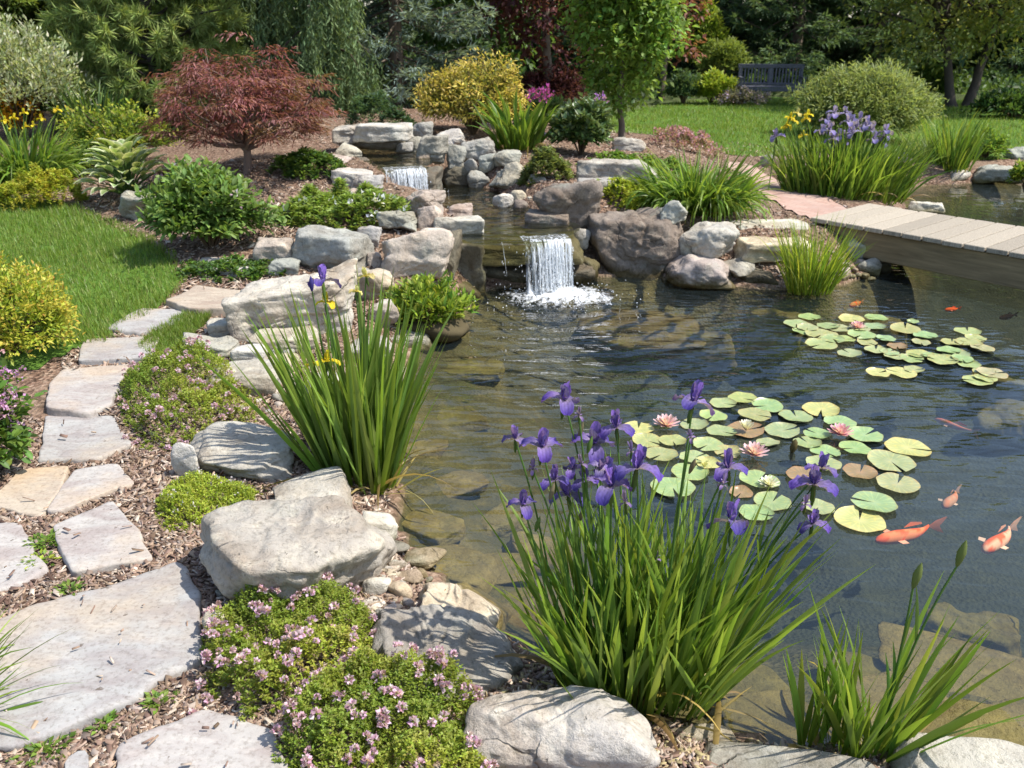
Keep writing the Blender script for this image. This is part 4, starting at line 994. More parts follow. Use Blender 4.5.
# --- small iris with unopened buds, bottom edge
bc = P(868, 752, -.1)
T = thing("iris_clump", bc, "small iris clump with two unopened buds between the bottom edge rocks", "iris"); g = Geo()
clump(g, bc, .075, .05, 50, .58, .021, .36, .25, GREEN + FRESH, 7, lean_out=1.1, dead=.05); clump(g, bc + [-.06, .02, 0], .05, .04, 16, .46, .018, .2, .2, FRESH, 7); clump(g, bc, .09, .05, 14, .2, .009, 1.2, 1.0, STRAW, 5)
g.build("foliage", M_BLADE, T)
for px, py in ((957, 566), (913, 588)):
    tip = PY(px, py, bc[1] + .05); s, p = stem_to(T, bc + [.02, 0, 0], tip); child("bud", bud_mesh((.16, .2, .06), .075, .014), M_PETAL, s, (tip - bc).tolist(), 0, 1, 0, .12)
tc = P(808, 738, -.1)
T = thing("iris_tuft", tc, "few upright sword leaves beside the budding iris clump", "iris"); g = Geo()
clump(g, tc, .035, .03, 16, .40, .018, .22, .15, FRESH, 6, dead=.1); g.build("foliage", M_BLADE, T)

# ------------------------------------------------------------------ shrub makers
def dome_dirs(n, zmin=-.15):
    v = nrm(rng.normal(0, 1, (n * 3, 3))); v = v[v[:, 2] > zmin][:n]; return v
def shrub(name, box, label, cat, cols, n_tw, per, L, Wd, dr=.8, t=.2, tipc=None, amp=.35, freq=2.2, mat=None, six=False, up=.35, droop=0, spread=.75, inner=.42, flat=1.0, z=None, Y=None, core=True, stem=True, seed=None, zmin=-.15, fit_=None):
    c, w, d, h = fit_ or fit(*box, dr, t, z, Y)
    c = c.copy(); c[2] = gz1(c[0], c[1]) if z is None and Y is None else c[2]
    T = thing(name, c, label, cat); s = rng.integers(0, 999)
    dr_ = dome_dirs(n_tw, zmin); lob = 1 + amp * fbm(dr_ * freq + s, 2, s)
    R = np.array([w / 2, d / 2, h * .58]); ctr = c + [0, 0, h * .40]
    zz = dr_.copy(); zz[:, 2] *= flat
    tip = ctr + dr_ * R * (lob * rng.uniform(.86, 1.0, n_tw))[:, None]; st = ctr + dr_ * R * inner * lob[:, None] - [0, 0, h * .08]
    tip[:, 2] = np.maximum(tip[:, 2], c[2] + .02 * h)
    ax = tip - st; n = n_tw * per
    f = np.tile(np.linspace(.25, 1.0, per), n_tw) + rng.uniform(-.08, .08, n)
    pos = np.repeat(st, per, 0) + np.repeat(ax, per, 0) * f[:, None]
    axn = nrm(np.repeat(ax, per, 0)); rd = rng.normal(0, 1, (n, 3)); rd -= axn * np.sum(rd * axn, 1, keepdims=True); rd = nrm(rd)
    pos = pos + rd * rng.uniform(0, .03, (n, 1)) * w
    dd = axn * .55 + rd * spread + [0, 0, up - droop]; nn = rd * .3 + axn * .4 + [0, 0, 1.0] + rng.normal(0, .35, (n, 3))
    col = pal(cols, n); tp = None
    if tipc is not None:
        k = np.clip((f - .55) / .4, 0, 1)[:, None] * rng.uniform(.5, 1, (n, 1)); col = col * (1 - k) + pal(tipc, n) * k
    g = Geo(); leaves(g, pos, dd, nn, L * rng.uniform(.6, 1.15, n), Wd * rng.uniform(.7, 1.15, n), col, six=six)
    g.build("foliage", mat or M_LEAF, T)
    if stem:
        g = Geo(); k = rng.choice(n_tw, min(n_tw, 26), replace=False)
        tubes(g, [np.array([c + [0, 0, -.03], (c + st[q]) / 2 + [0, 0, .05 * h], st[q], tip[q]]) for q in k], [np.array([.012, .010, .007, .002]) * min(1.6, w) for q in k], (.11, .075, .045), 4)
        g.build("stem", M_TWIG, T)
    return T, c, w, d, h, tip
def blossoms(T, pts, n_per, size, cols, spread, name="blossoms", up=.5):
    pts = np.asarray(pts); n = len(pts) * n_per
    o = nrm(rng.normal(0, 1, (n, 3))) * spread * rng.uniform(.3, 1, (n, 1)); p = np.repeat(pts, n_per, 0) + o
    g = Geo(); leaves(g, p, o / spread + rng.normal(0, .5, (n, 3)) + [0, 0, up], rng.normal(0, 1, (n, 3)) + [0, 0, .8], size * rng.uniform(.7, 1.2, n), size * .8, pal(cols, n))
    o = g.build(name, M_PETAL, T); o["kind"] = "stuff"; return o
PINK = [(.66, .42, .56), (.74, .55, .64), (.56, .32, .48), (.78, .66, .68), (.46, .26, .32)]
def head_mesh(cols, R=.012, n=16, seed=0):
    r = np.random.default_rng(seed); v = nrm(r.normal(0, 1, (n, 3)) + [0, 0, .5]); g = Geo()
    leaves(g, v * R * .35, v + r.normal(0, .2, (n, 3)), r.normal(0, 1, (n, 3)), R * 1.0, R * .85, pal(cols, n, .2, r), six=False); return g.data("flower_head")
HEADS = [head_mesh(PINK, .0125, 22, k) for k in range(4)] + [head_mesh([(.45, .3, .3), (.55, .4, .42), (.35, .2, .2)], .010, 16, 8)]
for m in HEADS: m.materials.append(M_PETAL)
def mat_plant(name, box, label, cat, cols, n, L, Wd, hgt, heads=0, headlist=None, dr=.8, t=.3, tipc=None, per=16, z=None, bloss=None, edge=.2, fit_=None, sprig=.05, mat=None, pts=None):
    """low cushion or mat: upright leafy sprigs over an uneven dome"""
    if pts is not None:
        pg = poly(pts, (gz1(*P(*np.mean(pts, 0), 0)[:2]) if z is None else z)); cen = pg.mean(0); c = np.array([cen[0], cen[1], gz1(*cen)])
        q = rng.uniform(pg.min(0), pg.max(0), (n * 4, 2)); sd = sdf(q, pg); k = sd > -.02 + .05 * vnoise(np.column_stack([q * 8, np.zeros(len(q))]), 3); q, sd = q[k][:n], sd[k][:n]; n = len(q)
        prof = sm((sd + .03) / (edge if edge else .1))
    else:
        c, w, d, h = fit_ or fit(*box, dr, t, z); c = c.copy(); c[2] = gz1(c[0], c[1]); hgt = min(hgt, h * 1.2)
        a = rng.uniform(0, 6.283, n); r = np.sqrt(rng.uniform(0, 1, n)); lob = 1 + .22 * fbm(np.column_stack([np.cos(a), np.sin(a), np.full(n, c[0])]) * 1.6, 2, int(abs(c[0]) * 99))
        q = np.column_stack([c[0] + np.cos(a) * r * w / 2 * lob, c[1] + np.sin(a) * r * d / 2 * lob]); prof = np.sqrt(np.clip(1 - r ** 3, 0, 1))
    T = thing(name, c, label, cat)
    bump_ = 1 + .45 * fbm(np.column_stack([q * 9, np.zeros(n)]), 2, 31)
    zg = gz(q); top = zg + hgt * prof * np.clip(bump_, .45, 1.5)
    N = n * per; f = np.tile(np.linspace(.0, 1, per), n); b = np.column_stack([q, top])
    lean = rng.normal(0, .35, (n, 3)); lean[:, 2] = 1; lean[:, :2] += (q - c[:2]) / max(np.abs(q - c[:2]).max(), .01) * .7; lean = nrm(lean)
    low = np.maximum(top - sprig * rng.uniform(.8, 1.3, n), zg); sp = (top - low)
    pos = np.repeat(b, per, 0) - np.repeat(lean * sp[:, None], per, 0) * (1 - f)[:, None]
    az = rng.uniform(0, 6.283, N); dd = np.column_stack([np.cos(az), np.sin(az), rng.uniform(.1, 1.1, N)])
    col = pal(cols, n, .2); hue = .5 + .5 * fbm(np.column_stack([q * 4, np.zeros(n)]), 2, 77)[:, None]
    if tipc is not None: col = col * (1 - np.clip(hue, 0, 1)) + pal(tipc, n, .2) * np.clip(hue, 0, 1)
    col = np.repeat(col, per, 0) * rng.uniform(.8, 1.2, (N, 1))
    g = Geo(); leaves(g, pos, dd, rng.normal(0, .4, (N, 3)) + [0, 0, 1], L * rng.uniform(.6, 1.2, N), Wd * rng.uniform(.7, 1.2, N), col)
    g.build("foliage", mat or M_LEAF, T)
    if heads:
        k = rng.choice(n, heads, replace=False)
        cl = fbm(np.column_stack([q[k] * 6, np.zeros(heads)]), 1, 5)
        for i in k:
            p = b[i] + lean[i] * rng.uniform(.004, .022) - np.array(T.location)
            child("flower_head", (headlist or HEADS)[rng.integers(0, 5)], None, T, p.tolist(), rng.uniform(0, 6.28), rng.uniform(.7, 1.25), rng.normal(0, .3), rng.normal(0, .3))
    if bloss:
        m, npr, size, cc, spd = bloss; k = rng.choice(n, m); blossoms(T, b[k] + [0, 0, size * .3], npr, size, cc, spd)
    return T, c, b
THY = [(.18, .255, .034), (.145, .225, .03), (.22, .29, .04)]
THT = [(.36, .39, .045), (.30, .36, .04), (.40, .37, .08)]
mat_plant("creeping_thyme", None, "pink-flowered creeping thyme cushion in front of the big cracked boulder", "thyme", THY, 1500, .011, .0055, .12, heads=96, tipc=THT, per=20, edge=.10,
          pts=[(205, 622), (250, 606), (300, 596), (350, 598), (380, 622), (372, 660), (368, 690), (340, 700), (290, 716), (245, 730), (212, 706), (204, 668)])
mat_plant("creeping_thyme", None, "pink-flowered creeping thyme spilling off the bottom edge beside the pale boulder", "thyme", THY, 1700, .011, .0055, .12, heads=98, tipc=THT, per=20, edge=.10,
          pts=[(282, 738), (310, 708), (360, 684), (420, 678), (478, 690), (480, 720), (478, 750), (500, 790), (420, 815), (330, 810), (270, 775)])
mat_plant("creeping_thyme", None, "pink-flowered creeping thyme mound by the path, next to the tilted step rock", "thyme", THY, 1700, .013, .0065, .13, heads=98, tipc=THT, per=18, edge=.16,
          pts=[(112, 400), (130, 378), (160, 366), (205, 364), (245, 376), (260, 398), (256, 424), (236, 438), (200, 446), (160, 450), (128, 440)])
mat_plant("stonecrop", None, "bright lime stonecrop mat behind the big cracked boulder", "stonecrop", LIME[:3] + FRESH[:1], 1300, .009, .006, .06, tipc=LIME, per=12, edge=.10, bloss=(26, 6, .008, [(.7, .6, .66), (.75, .72, .72)], .012),
          pts=[(155, 512), (168, 490), (200, 480), (245, 482), (268, 496), (255, 510), (222, 516), (195, 530), (165, 536)])
mat_plant("stonecrop", (590, 182, 657, 212), "lime stonecrop cushion above the largest brown boulder", "stonecrop", LIME, 500, .03, .016, .12, per=12, dr=.6)
mat_plant("stonecrop", (516, 150, 574, 182), "olive green stonecrop below the dark purple-flowered bush", "stonecrop", [(.16, .19, .06), (.2, .23, .07), (.13, .17, .05)], 420, .035, .02, .2, per=12, dr=.7, bloss=(20, 5, .02, [(.5, .3, .25), (.45, .35, .2)], .03))
mat_plant("ground_cover_plant", (284, 172, 410, 230), "white-flowered green ground cover above the long grey wall boulder", "ground cover", [(.24, .33, .06), (.19, .28, .045), (.28, .36, .09)], 900, .045, .014, .19, per=14, dr=.55, bloss=(22, 7, .034, [(.82, .82, .84), (.78, .78, .82)], .04))
mat_plant("spreading_juniper", (-6, 166, 90, 213), "low golden-green spreading juniper at the lawn edge", "juniper", LIME + [(.3, .26, .05)], 900, .03, .011, .26, per=14, dr=.5, tipc=GOLD[:2] + LIME[:1])
mat_plant("heather", (652, 135, 724, 153), "pink heather cushion behind the big daylily", "heather", [(.3, .2, .14), (.22, .2, .1)], 300, .03, .012, .22, per=10, dr=.5, bloss=(160, 6, .03, [(.55, .28, .33), (.6, .36, .4), (.45, .2, .26)], .04))
mat_plant("heather", (150, 160, 204, 196), "dusky pink low flowering plant under the red maple", "heather", [(.16, .12, .1), (.12, .14, .06)], 260, .035, .014, .16, per=10, dr=.6, bloss=(90, 5, .028, [(.4, .22, .34), (.5, .3, .42)], .035))
for bx, lb in (((88, 730, 122, 768), ""),): pass
def weed(px, py, r, n, label, cols=FRESH, L=.07):
    c = G(px, py); T = thing("weed_tuft", c, label, "weed"); g = Geo()
    clump(g, c, r, r, n, L, .006, .9, .5, cols, 4); 
    k = n * 2; a = rng.uniform(0, 6.28, k); p = c + np.column_stack([np.cos(a), np.sin(a), np.zeros(k)]) * (rng.uniform(0, 1.3 * r, (k, 1))) + [0, 0, .015]
    leaves(g, p, np.column_stack([np.cos(a), np.sin(a), rng.uniform(.1, .8, k)]), np.array([[0, 0, 1.]]) + rng.normal(0, .3, (k, 3)), .022, .012, pal(cols, k))
    g.build("foliage", M_LEAF, T)
weed(44, 752, .05, 40, "green weed tuft growing at the bottom corner of the largest flagstone")
weed(46, 545, .045, 50, "grassy weeds in the gap between two flagstones of the path", L=.05)
weed(40, 565, .04, 40, "yellowish weeds at the lower end of the flagstone gap", LIME + FRESH, .04)
weed(160, 705, .03, 22, "tiny weed beneath the lower edge of the largest flagstone", L=.04)
weed(104, 728, .025, 16, "tiny weed between the largest and the beige flagstone", L=.035)
weed(70, 592, .03, 18, "small weed above the upper edge of the largest flagstone", L=.035)
weed(262, 340, .05, 24, "green weed among the rocks below the long sloping slab", L=.06)

# ------------------------------------------------------------------ shrubs and perennials of the beds
spb = (-48, 256, 90, 380)
shrub("spirea_shrub", spb, "golden-leaved spirea shrub beside the flagstones, cut by the picture edge", "shrub", LIME + [(.2, .3, .03)], 620, 15, .032, .014, dr=.9, tipc=GOLD + [(.55, .30, .06)], amp=.25, six=False, zmin=-.45)
T, c, w, d, h, tip = shrub("phlox_plant", (-62, 358, 40, 496), "mauve-flowered leafy plant at the picture edge beside the path", "flowering plant", GREEN + [(.1, .2, .05)], 190, 10, .05, .03, dr=.9, amp=.35, six=True, zmin=-.4)
k = tip[tip[:, 2] > c[2] + .35 * h]; k = k[rng.choice(len(k), min(len(k), 46), replace=False)]
blossoms(T, k + [0, 0, .03], 26, .016, [(.52, .28, .48), (.42, .2, .4), (.6, .38, .55), (.5, .3, .3)], .035)
T, c, w, d, h, tip = shrub("weigela_bush", (156, 166, 272, 266), "dark green broad-leaved bush with few pink flowers beside the lawn", "bush", GREEN + DARK[3:], 360, 13, .066, .032, dr=.8, amp=.38, six=True, zmin=-.35, tipc=[(.22, .31, .09), (.17, .27, .065)])
blossoms(T, tip[rng.choice(len(tip), 14)], 5, .025, [(.6, .4, .5), (.7, .6, .65)], .03)
shrub("yellow_green_shrub", (74, 108, 172, 172), "yellow-green small-leaved shrub between the daylily and the red maple", "shrub", [(.1, .17, .03), (.14, .2, .03)], 330, 12, .05, .026, dr=.8, tipc=LIME + GOLD[:2], amp=.4)
shrub("variegated_shrub", (-46, 18, 100, 150), "pale cream-variegated shrub at the corner behind the orange flowers", "shrub", [(.36, .41, .22), (.48, .5, .32), (.28, .34, .16), (.58, .58, .42)], 900, 13, .07, .026, dr=.6, amp=.4, up=.7)
shrub("golden_shrub", (416, 58, 530, 138), "golden-yellow mounded shrub behind the stream stones", "shrub", [(.22, .22, .04), (.3, .26, .05), (.14, .17, .035)], 620, 13, .06, .022, dr=.8, tipc=[(.66, .48, .10), (.58, .46, .10), (.72, .52, .16)], amp=.3, up=.1, z=.55, zmin=-.3)
mat_plant("spreading_juniper", (344, 102, 420, 130), "low blue-green juniper behind the capstone", "juniper", [(.07, .13, .06), (.09, .15, .07), (.05, .1, .05)], 420, .05, .014, .3, per=12, dr=.6, z=.62)
T, c, w, d, h, tip = shrub("peony_bush", (550, 100, 612, 160), "dark green bush with magenta and purple flower heads by the young tree", "bush", DARK + GREEN[:1], 240, 12, .085, .045, dr=.8, amp=.35, mat=M_GLOSSY, tipc=[(.12, .18, .06), (.2, .25, .12)], z=.40)
for px, py, cc in ((601, 100, [(.36, .16, .48), (.45, .24, .55)]), (542, 97, [(.45, .07, .32), (.5, .12, .38)]), (533, 94, [(.4, .06, .28)]), (548, 92, [(.45, .08, .34)])):
    blossoms(T, [PY(px, py, c[1] + .1)], 60, .03, cc, .075, name="blossoms")
shrub("rhododendron", (515, 92, 560, 130), "pale-edged leafy perennial behind the strap-leaved clump", "perennial", [(.2, .26, .1), (.3, .35, .18), (.12, .2, .05)], 120, 9, .12, .05, dr=.8, z=.45, amp=.4)
shrub("round_willow", (786, 60, 924, 146), "large round grey-green willow bush on the far lawn", "bush", [(.165, .215, .065), (.21, .26, .085), (.14, .185, .055)], 1500, 13, .085, .02, dr=.8, tipc=[(.36, .40, .16), (.28, .33, .12)], amp=.16, freq=3.5, z=.1, zmin=-.5, up=.3)
# --- strap-leaved clumps
def strap(name, box, label, cat, n, L, Wd, cur, cols, lean=.55, z=None, dr=.6, segs=7, rk=.32, dead=.02, fold=.3):
    c, w, d, h = fit(*box, dr, .2, z); c[2] = gz1(c[0], c[1]) if z is None else z
    T = thing(name, c, label, cat); g = Geo(); clump(g, c, w * rk, d * rk, n, L, Wd, lean, cur, cols, segs, dead=dead, fold=fold); g.build("foliage", M_BLADE, T); return T, c, w, d, h
strap("daylily", (640, 146, 752, 226), "big arching daylily clump on the far pond wall", "daylily", 850, .68, .022, 2.6, FRESH + GREEN, .7, rk=.30, segs=8)
T, c, w, d, h = strap("daylily", (-20, 122, 78, 190), "arching daylily clump with yellow flowers behind the golden juniper", "daylily", 420, .80, .024, 2.1, FRESH + GREEN, .7, rk=.30)
for px, py in ((14, 118), (24, 113), (41, 119), (57, 110), (12, 128), (26, 127), (34, 126), (5, 121)):
    tip = PY(px, py, c[1] + .1); s, p = stem_to(T, c + [(tip[0] - c[0]) * .5, 0, 0], tip, .006); put_flower(T, s, FL_Y[px % 3], tip, sc=.8)
T, c, w, d, h, tip = shrub("coreopsis", (-14, 90, 38, 142), "orange-yellow daisy-like flowers at the picture edge", "flowering plant", GREEN, 150, 9, .06, .02)
blossoms(T, tip[tip[:, 2] > c[2] + .3 * h], 10, .045, [(.75, .36, .02), (.8, .45, .03), (.7, .3, .02)], .06)
strap("dark_iris_clump", (62, 88, 142, 142), "dark green strap-leaved clump behind the yellow-green shrub", "iris", 190, .75, .03, .6, DARK, .4, z=.42)
strap("strap_leaf_clump", (478, 92, 560, 150), "upright glossy strap-leaved clump above the stream stones", "perennial", 120, .70, .042, .8, FRESH + GREEN, .5, z=.50, rk=.26)
strap("grass_tuft", (772, 200, 846, 296), "yellow-green fine grass tuft at the waterline by the bridge", "grass", 420, .62, .008, .5, LIME[1:] + FRESH + [(.3, .34, .08)], .35, rk=.30, z=W + .02)
T, c, w, d, h = strap("grass_tuft", (-150, 640, 0, 770), "long green grass blades arching in from the picture edge over the largest flagstone", "grass", 130, .46, .010, 1.2, FRESH, .9, rk=.24, z=0)
T, c, w, d, h = strap("iris_clump", (772, 112, 914, 206), "lavender and yellow iris clump behind the bridge", "iris", 760, .80, .02, .7, FRESH + GREEN, .34, rk=.42, dr=.45, z=.08)
for k, (px, py) in enumerate([(788, 126), (793, 121), (806, 119), (786, 128), (803, 136), (797, 114), (790, 118), (808, 115)]):
    tip = PY(px, py, c[1] + rng.uniform(-.2, .3)); s, p = stem_to(T, [tip[0] * .7 + c[0] * .3 + .03, tip[1], c[2]], tip, .006); put_flower(T, s, (FL_PY[0] if k in (5,) else FL_Y[k % 3]), tip, sc=.95)
for k, (px, py) in enumerate([(776, 137), (827, 122), (834, 114), (846, 114), (822, 133), (829, 131), (848, 123), (854, 123), (860, 120), (866, 127), (871, 132), (840, 136), (846, 138), (853, 134), (874, 140), (884, 137), (886, 133), (880, 143), (836, 143), (842, 144), (902, 164), (906, 161), (868, 124), (857, 129), (850, 131), (833, 140)]):
    tip = PY(px, py, c[1] + rng.uniform(-.25, .35)); s, p = stem_to(T, [tip[0] - .02, tip[1], c[2]], tip, .006); put_flower(T, s, FL_LAV[k % 3], tip, sc=1.2)
strap("iris_clump", (926, 124, 978, 172), "small upright iris clump on the far bank beyond the bridge", "iris", 130, .8, .024, .4, GREEN + FRESH, .35, z=0)
shrub("low_shrub", (962, 133, 1004, 163), "bright green low bush on the far bank beside the small iris clump", "bush", FRESH, 140, 10, .07, .035, z=0)
strap("ornamental_grass", (902, 138, 944, 168), "pale fine ornamental grass next to the round willow bush", "grass", 200, .6, .012, .8, [(.2, .26, .07), (.26, .3, .1)], .5, z=0)
shrub("low_shrub", (1008, 160, 1040, 192), "yellow-green bush at the picture edge on the far bank", "bush", LIME[1:] + FRESH, 140, 10, .06, .03, z=-.05)
# lime plant in the water by the lower waterfall
c_, w_, d_, h_ = fit(382, 274, 474, 348, .8, .2, W)
T, c, w, d, h, tip = shrub("marsh_marigold", None, "lime green leafy plant on a dark root mass in the pond below the waterfall", "water plant", LIME[1:] + FRESH, 210, 13, .055, .022, amp=.3, six=True, up=.7, fit_=(c_, w_, d_, h_), zmin=-.1, z=W, inner=.35)
v, F = rock_mesh(w * .92, d * .9, .2, 77, "round", 4); g = Geo(); g.add(v + c + [0, 0, .04], F, (.06, .045, .025)); g.build("root_mass", M_TWIG, T, True)

# hosta with white-edged leaves
def hosta(box, label, n=92):
    c, w, d, h = fit(*box, .9, .2); c[2] = gz1(c[0], c[1]); T = thing("hosta", c, label, "hosta"); g = Geo()
    for k in range(n):
        ring = ((k + .5) / n) ** .6; az = k * 2.39996 + rng.normal(0, .15); l = .19 * rng.uniform(.8, 1.15); wd = l * .52
        R0 = w * .40 * ring; z0 = h * (.95 - .72 * ring ** 2) * rng.uniform(.85, 1.05); th0 = .35 + ring * .85 + rng.normal(0, .12)
        t = np.linspace(0, 1, 8); th = th0 + .75 * t ** 1.5; r = R0 + np.concatenate([[0], np.cumsum(np.sin(th[1:]))]) * l / 7; z = z0 + np.concatenate([[0], np.cumsum(np.cos(th[1:]))]) * l / 7
        pw = np.maximum(np.sin(np.pi * np.clip(t, 0, 1) ** .72 * .96 + .06), .05); V, C = [], []
        for i in range(8):
            for j in (-1, -.7, 0, .7, 1):
                V.append([r[i] - abs(j) * .05 * wd, j * pw[i] * wd / 2, z[i] + abs(j) * pw[i] * wd * .16]); C.append((.80, .78, .58) if abs(j) == 1 or i == 7 else (.20, .30, .09) if abs(j) < .5 else (.40, .46, .24))
        V = np.array(V); ca, sa = math.cos(az), math.sin(az); V = np.column_stack([V[:, 0] * ca - V[:, 1] * sa, V[:, 0] * sa + V[:, 1] * ca, V[:, 2]]) + c
        g.add(V, np.array([[i * 5 + j, i * 5 + j + 1, i * 5 + 6 + j, i * 5 + 5 + j] for i in range(7) for j in range(4)]), np.array(C))
        tubes(g, [np.array([c + [0, 0, 0], c + [ca * R0 * .5, sa * R0 * .5, z0 * .7], c + [ca * R0, sa * R0, z0]])], [np.array([.006, .005, .004])], (.12, .2, .05), 4)
    g.build("foliage", M_LEAF, T, True)
hosta((94, 148, 170, 208), "white-edged variegated hosta between the lawn and the yellow-green shrub")
mat_plant("ground_cover_plant", (170, 250, 300, 284), "dark low creeping plant at the foot of the dark green bush", "ground cover", GREEN[:2] + DARK[:2], 240, .04, .02, .07, per=8, dr=.4)
mat_plant("ground_cover_plant", (66, 140, 150, 176), "fresh green filler plants under the yellow-green shrub", "ground cover", GREEN, 300, .06, .02, .2, per=10, dr=.5)
mat_plant("ground_cover_plant", (588, 150, 700, 176), "green creeping plant around the flat ledge stone beside the lawn", "ground cover", FRESH[1:], 260, .05, .02, .12, per=10, dr=.4)
mat_plant("ground_cover_plant", (270, 150, 345, 180), "shaded green plants under the skirt of the red maple", "ground cover", GREEN + DARK, 260, .06, .02, .15, per=10, dr=.5)
# ================================================================== trees
def limb(a, b, k=6, bow=.08):
    a, b = np.array(a, float), np.array(b, float); t = np.linspace(0, 1, k)[:, None]; L = np.linalg.norm(b - a)
    return a * (1 - t) + b * t + np.sin(t * np.pi) * rng.normal(0, bow * L, 3) * [1, 1, .4] + rng.normal(0, .012 * L, (k, 3)) * np.sin(t * np.pi)
def broad_tree(name, base, H, R, label, cat, cols, z0, ncl, per, L, Wd, tr=.06, tipc=None, clr=.34, bark=(.14, .11, .085), multi=1, shape=1.0, mat=None, Ry=None, top=.85, open_=.25, flat=.75, droop=.0):
    T = thing(name, base, label, cat); base = np.array(base); Ry = Ry or R
    v = nrm(rng.normal(0, 1, (ncl, 3))); rad = rng.uniform(open_, 1, ncl) ** .5
    lob = 1 + .25 * fbm(v * 1.9 + base[:2].sum(), 2, 4)
    ctr = base + [0, 0, (z0 + H) / 2]
    cl = ctr + v * (rad * lob)[:, None] * [R - clr * .6, Ry - clr * .6, (H - z0) / 2 - clr * flat * .5]
    k = (cl[:, 2] - base[2] - z0) / (H - z0); taper = 1 - (1 - top) * np.clip((k - .3) / .7, 0, 1)
    cl[:, :2] = base[:2] + (cl[:, :2] - base[:2]) * (taper ** shape)[:, None]
    n = ncl * per; o = nrm(rng.normal(0, 1, (n, 3))) * (rng.uniform(.15, 1, (n, 1)) ** .6); o[:, 2] *= flat; csz = np.repeat(rng.uniform(.6, 1.25, ncl), per)[:, None] * clr
    pos = np.repeat(cl, per, 0) + o * csz
    dd = o + rng.normal(0, .5, (n, 3)) + [0, 0, -.15 - droop]; nn = o * .5 + [0, 0, 1] + rng.normal(0, .4, (n, 3))
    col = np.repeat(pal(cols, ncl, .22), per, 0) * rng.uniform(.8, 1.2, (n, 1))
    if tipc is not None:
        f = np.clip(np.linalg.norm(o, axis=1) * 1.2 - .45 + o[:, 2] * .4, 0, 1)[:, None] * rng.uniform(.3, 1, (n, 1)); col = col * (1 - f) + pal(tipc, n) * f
    g = Geo(); leaves(g, pos, dd, nn, L * rng.uniform(.6, 1.2, n), Wd * rng.uniform(.7, 1.2, n), col); g.build("crown", mat or M_LEAF, T)
    g = Geo(); ps, rs = [], []
    for m in range(multi):
        a = m * 2.4 + .5; foot = base + [np.cos(a) * tr * 1.6 * (multi > 1), np.sin(a) * tr * 1.6 * (multi > 1), -.1]
        fork = base + [np.cos(a) * R * .28 * (multi > 1), np.sin(a) * R * .28 * (multi > 1), z0 + (H - z0) * (.25 if multi > 1 else .72)]
        p = limb(foot, fork, 9, .03); ps.append(p); rs.append(np.linspace(tr, tr * (.55 if multi > 1 else .25), 9) * (1 + .5 * np.exp(-np.arange(9) * 1.3)))
        for q in rng.choice(ncl, min(ncl, 16 // multi + 4), replace=False):
            s = p[rng.integers(4 if multi == 1 else 6, 9)]; ps.append(limb(s, cl[q])); rs.append(np.linspace(tr * .38, tr * .06, 6))
    tubes(g, ps, rs, bark, 7); g.build("trunk", M_TWIG, T, True)
    return T
def conifer(name, base, H, R, label, cat, cols, tipc, step=.30, nb=7, dens=8, L=.10, Wd=.018, z0=.1, droop=.25, tr=.12, per=8, power=.85):
    T = thing(name, base, label, cat); base = np.array(base); P_, D_, C_, ps, rs = [], [], [], [], []
    for z in np.arange(z0, H - .1, step):
        Lb = R * (1 - z / H) ** power
        for b in range(nb):
            a = rng.uniform(0, 6.283); lb = Lb * rng.uniform(.72, 1.1); s = base + [0, 0, z + rng.uniform(-.1, .1)]
            t = np.linspace(0, 1, max(4, int(dens * lb / R) + 3))
            br = s + np.column_stack([np.cos(a) * t * lb, np.sin(a) * t * lb, -droop * lb * np.sin(t * 2.2) + .12 * lb * t ** 2])
            ps.append(br[[0, len(t) // 2, -1]]); rs.append(np.array([.02, .012, .004]))
            for k in range(1, len(t)):
                for sgn in (-1, 1, 0):
                    ang = a + sgn * rng.uniform(.5, 1.0); sl = (.30 * lb * (1 - t[k]) + .14) * rng.uniform(.7, 1.2) * (1 if sgn else .8)
                    f = rng.uniform(.05, 1, per)[:, None]; d = np.array([np.cos(ang), np.sin(ang), -.12])
                    P_.append(br[k] + d * sl * f); D_.append(d * .8 + rng.normal(0, .5, (per, 3)) + [0, 0, .25])
                    e = np.clip(t[k] * .7 + .5 * f - .35, 0, 1); C_.append(np.array(cols[rng.integers(0, len(cols))]) * (1 - e) + np.array(tipc[rng.integers(0, len(tipc))]) * e)
    P_, D_, C_ = np.vstack(P_), np.vstack(D_), np.vstack(C_); n = len(P_)
    g = Geo(); leaves(g, P_, D_, rng.normal(0, .5, (n, 3)) + [0, 0, 1], L * rng.uniform(.7, 1.3, n), Wd * rng.uniform(.8, 1.2, n), C_ * rng.uniform(.75, 1.25, (n, 1)))
    g.build("crown", M_NEEDLE, T)
    g = Geo(); tubes(g, [np.array([base - [0, 0, .1], base + [0, 0, H * .5], base + [0, 0, H * .97]])] + ps, [np.array([tr, tr * .6, .01])] + rs, (.12, .09, .07), 6); g.build("trunk", M_TWIG, T)
    return T
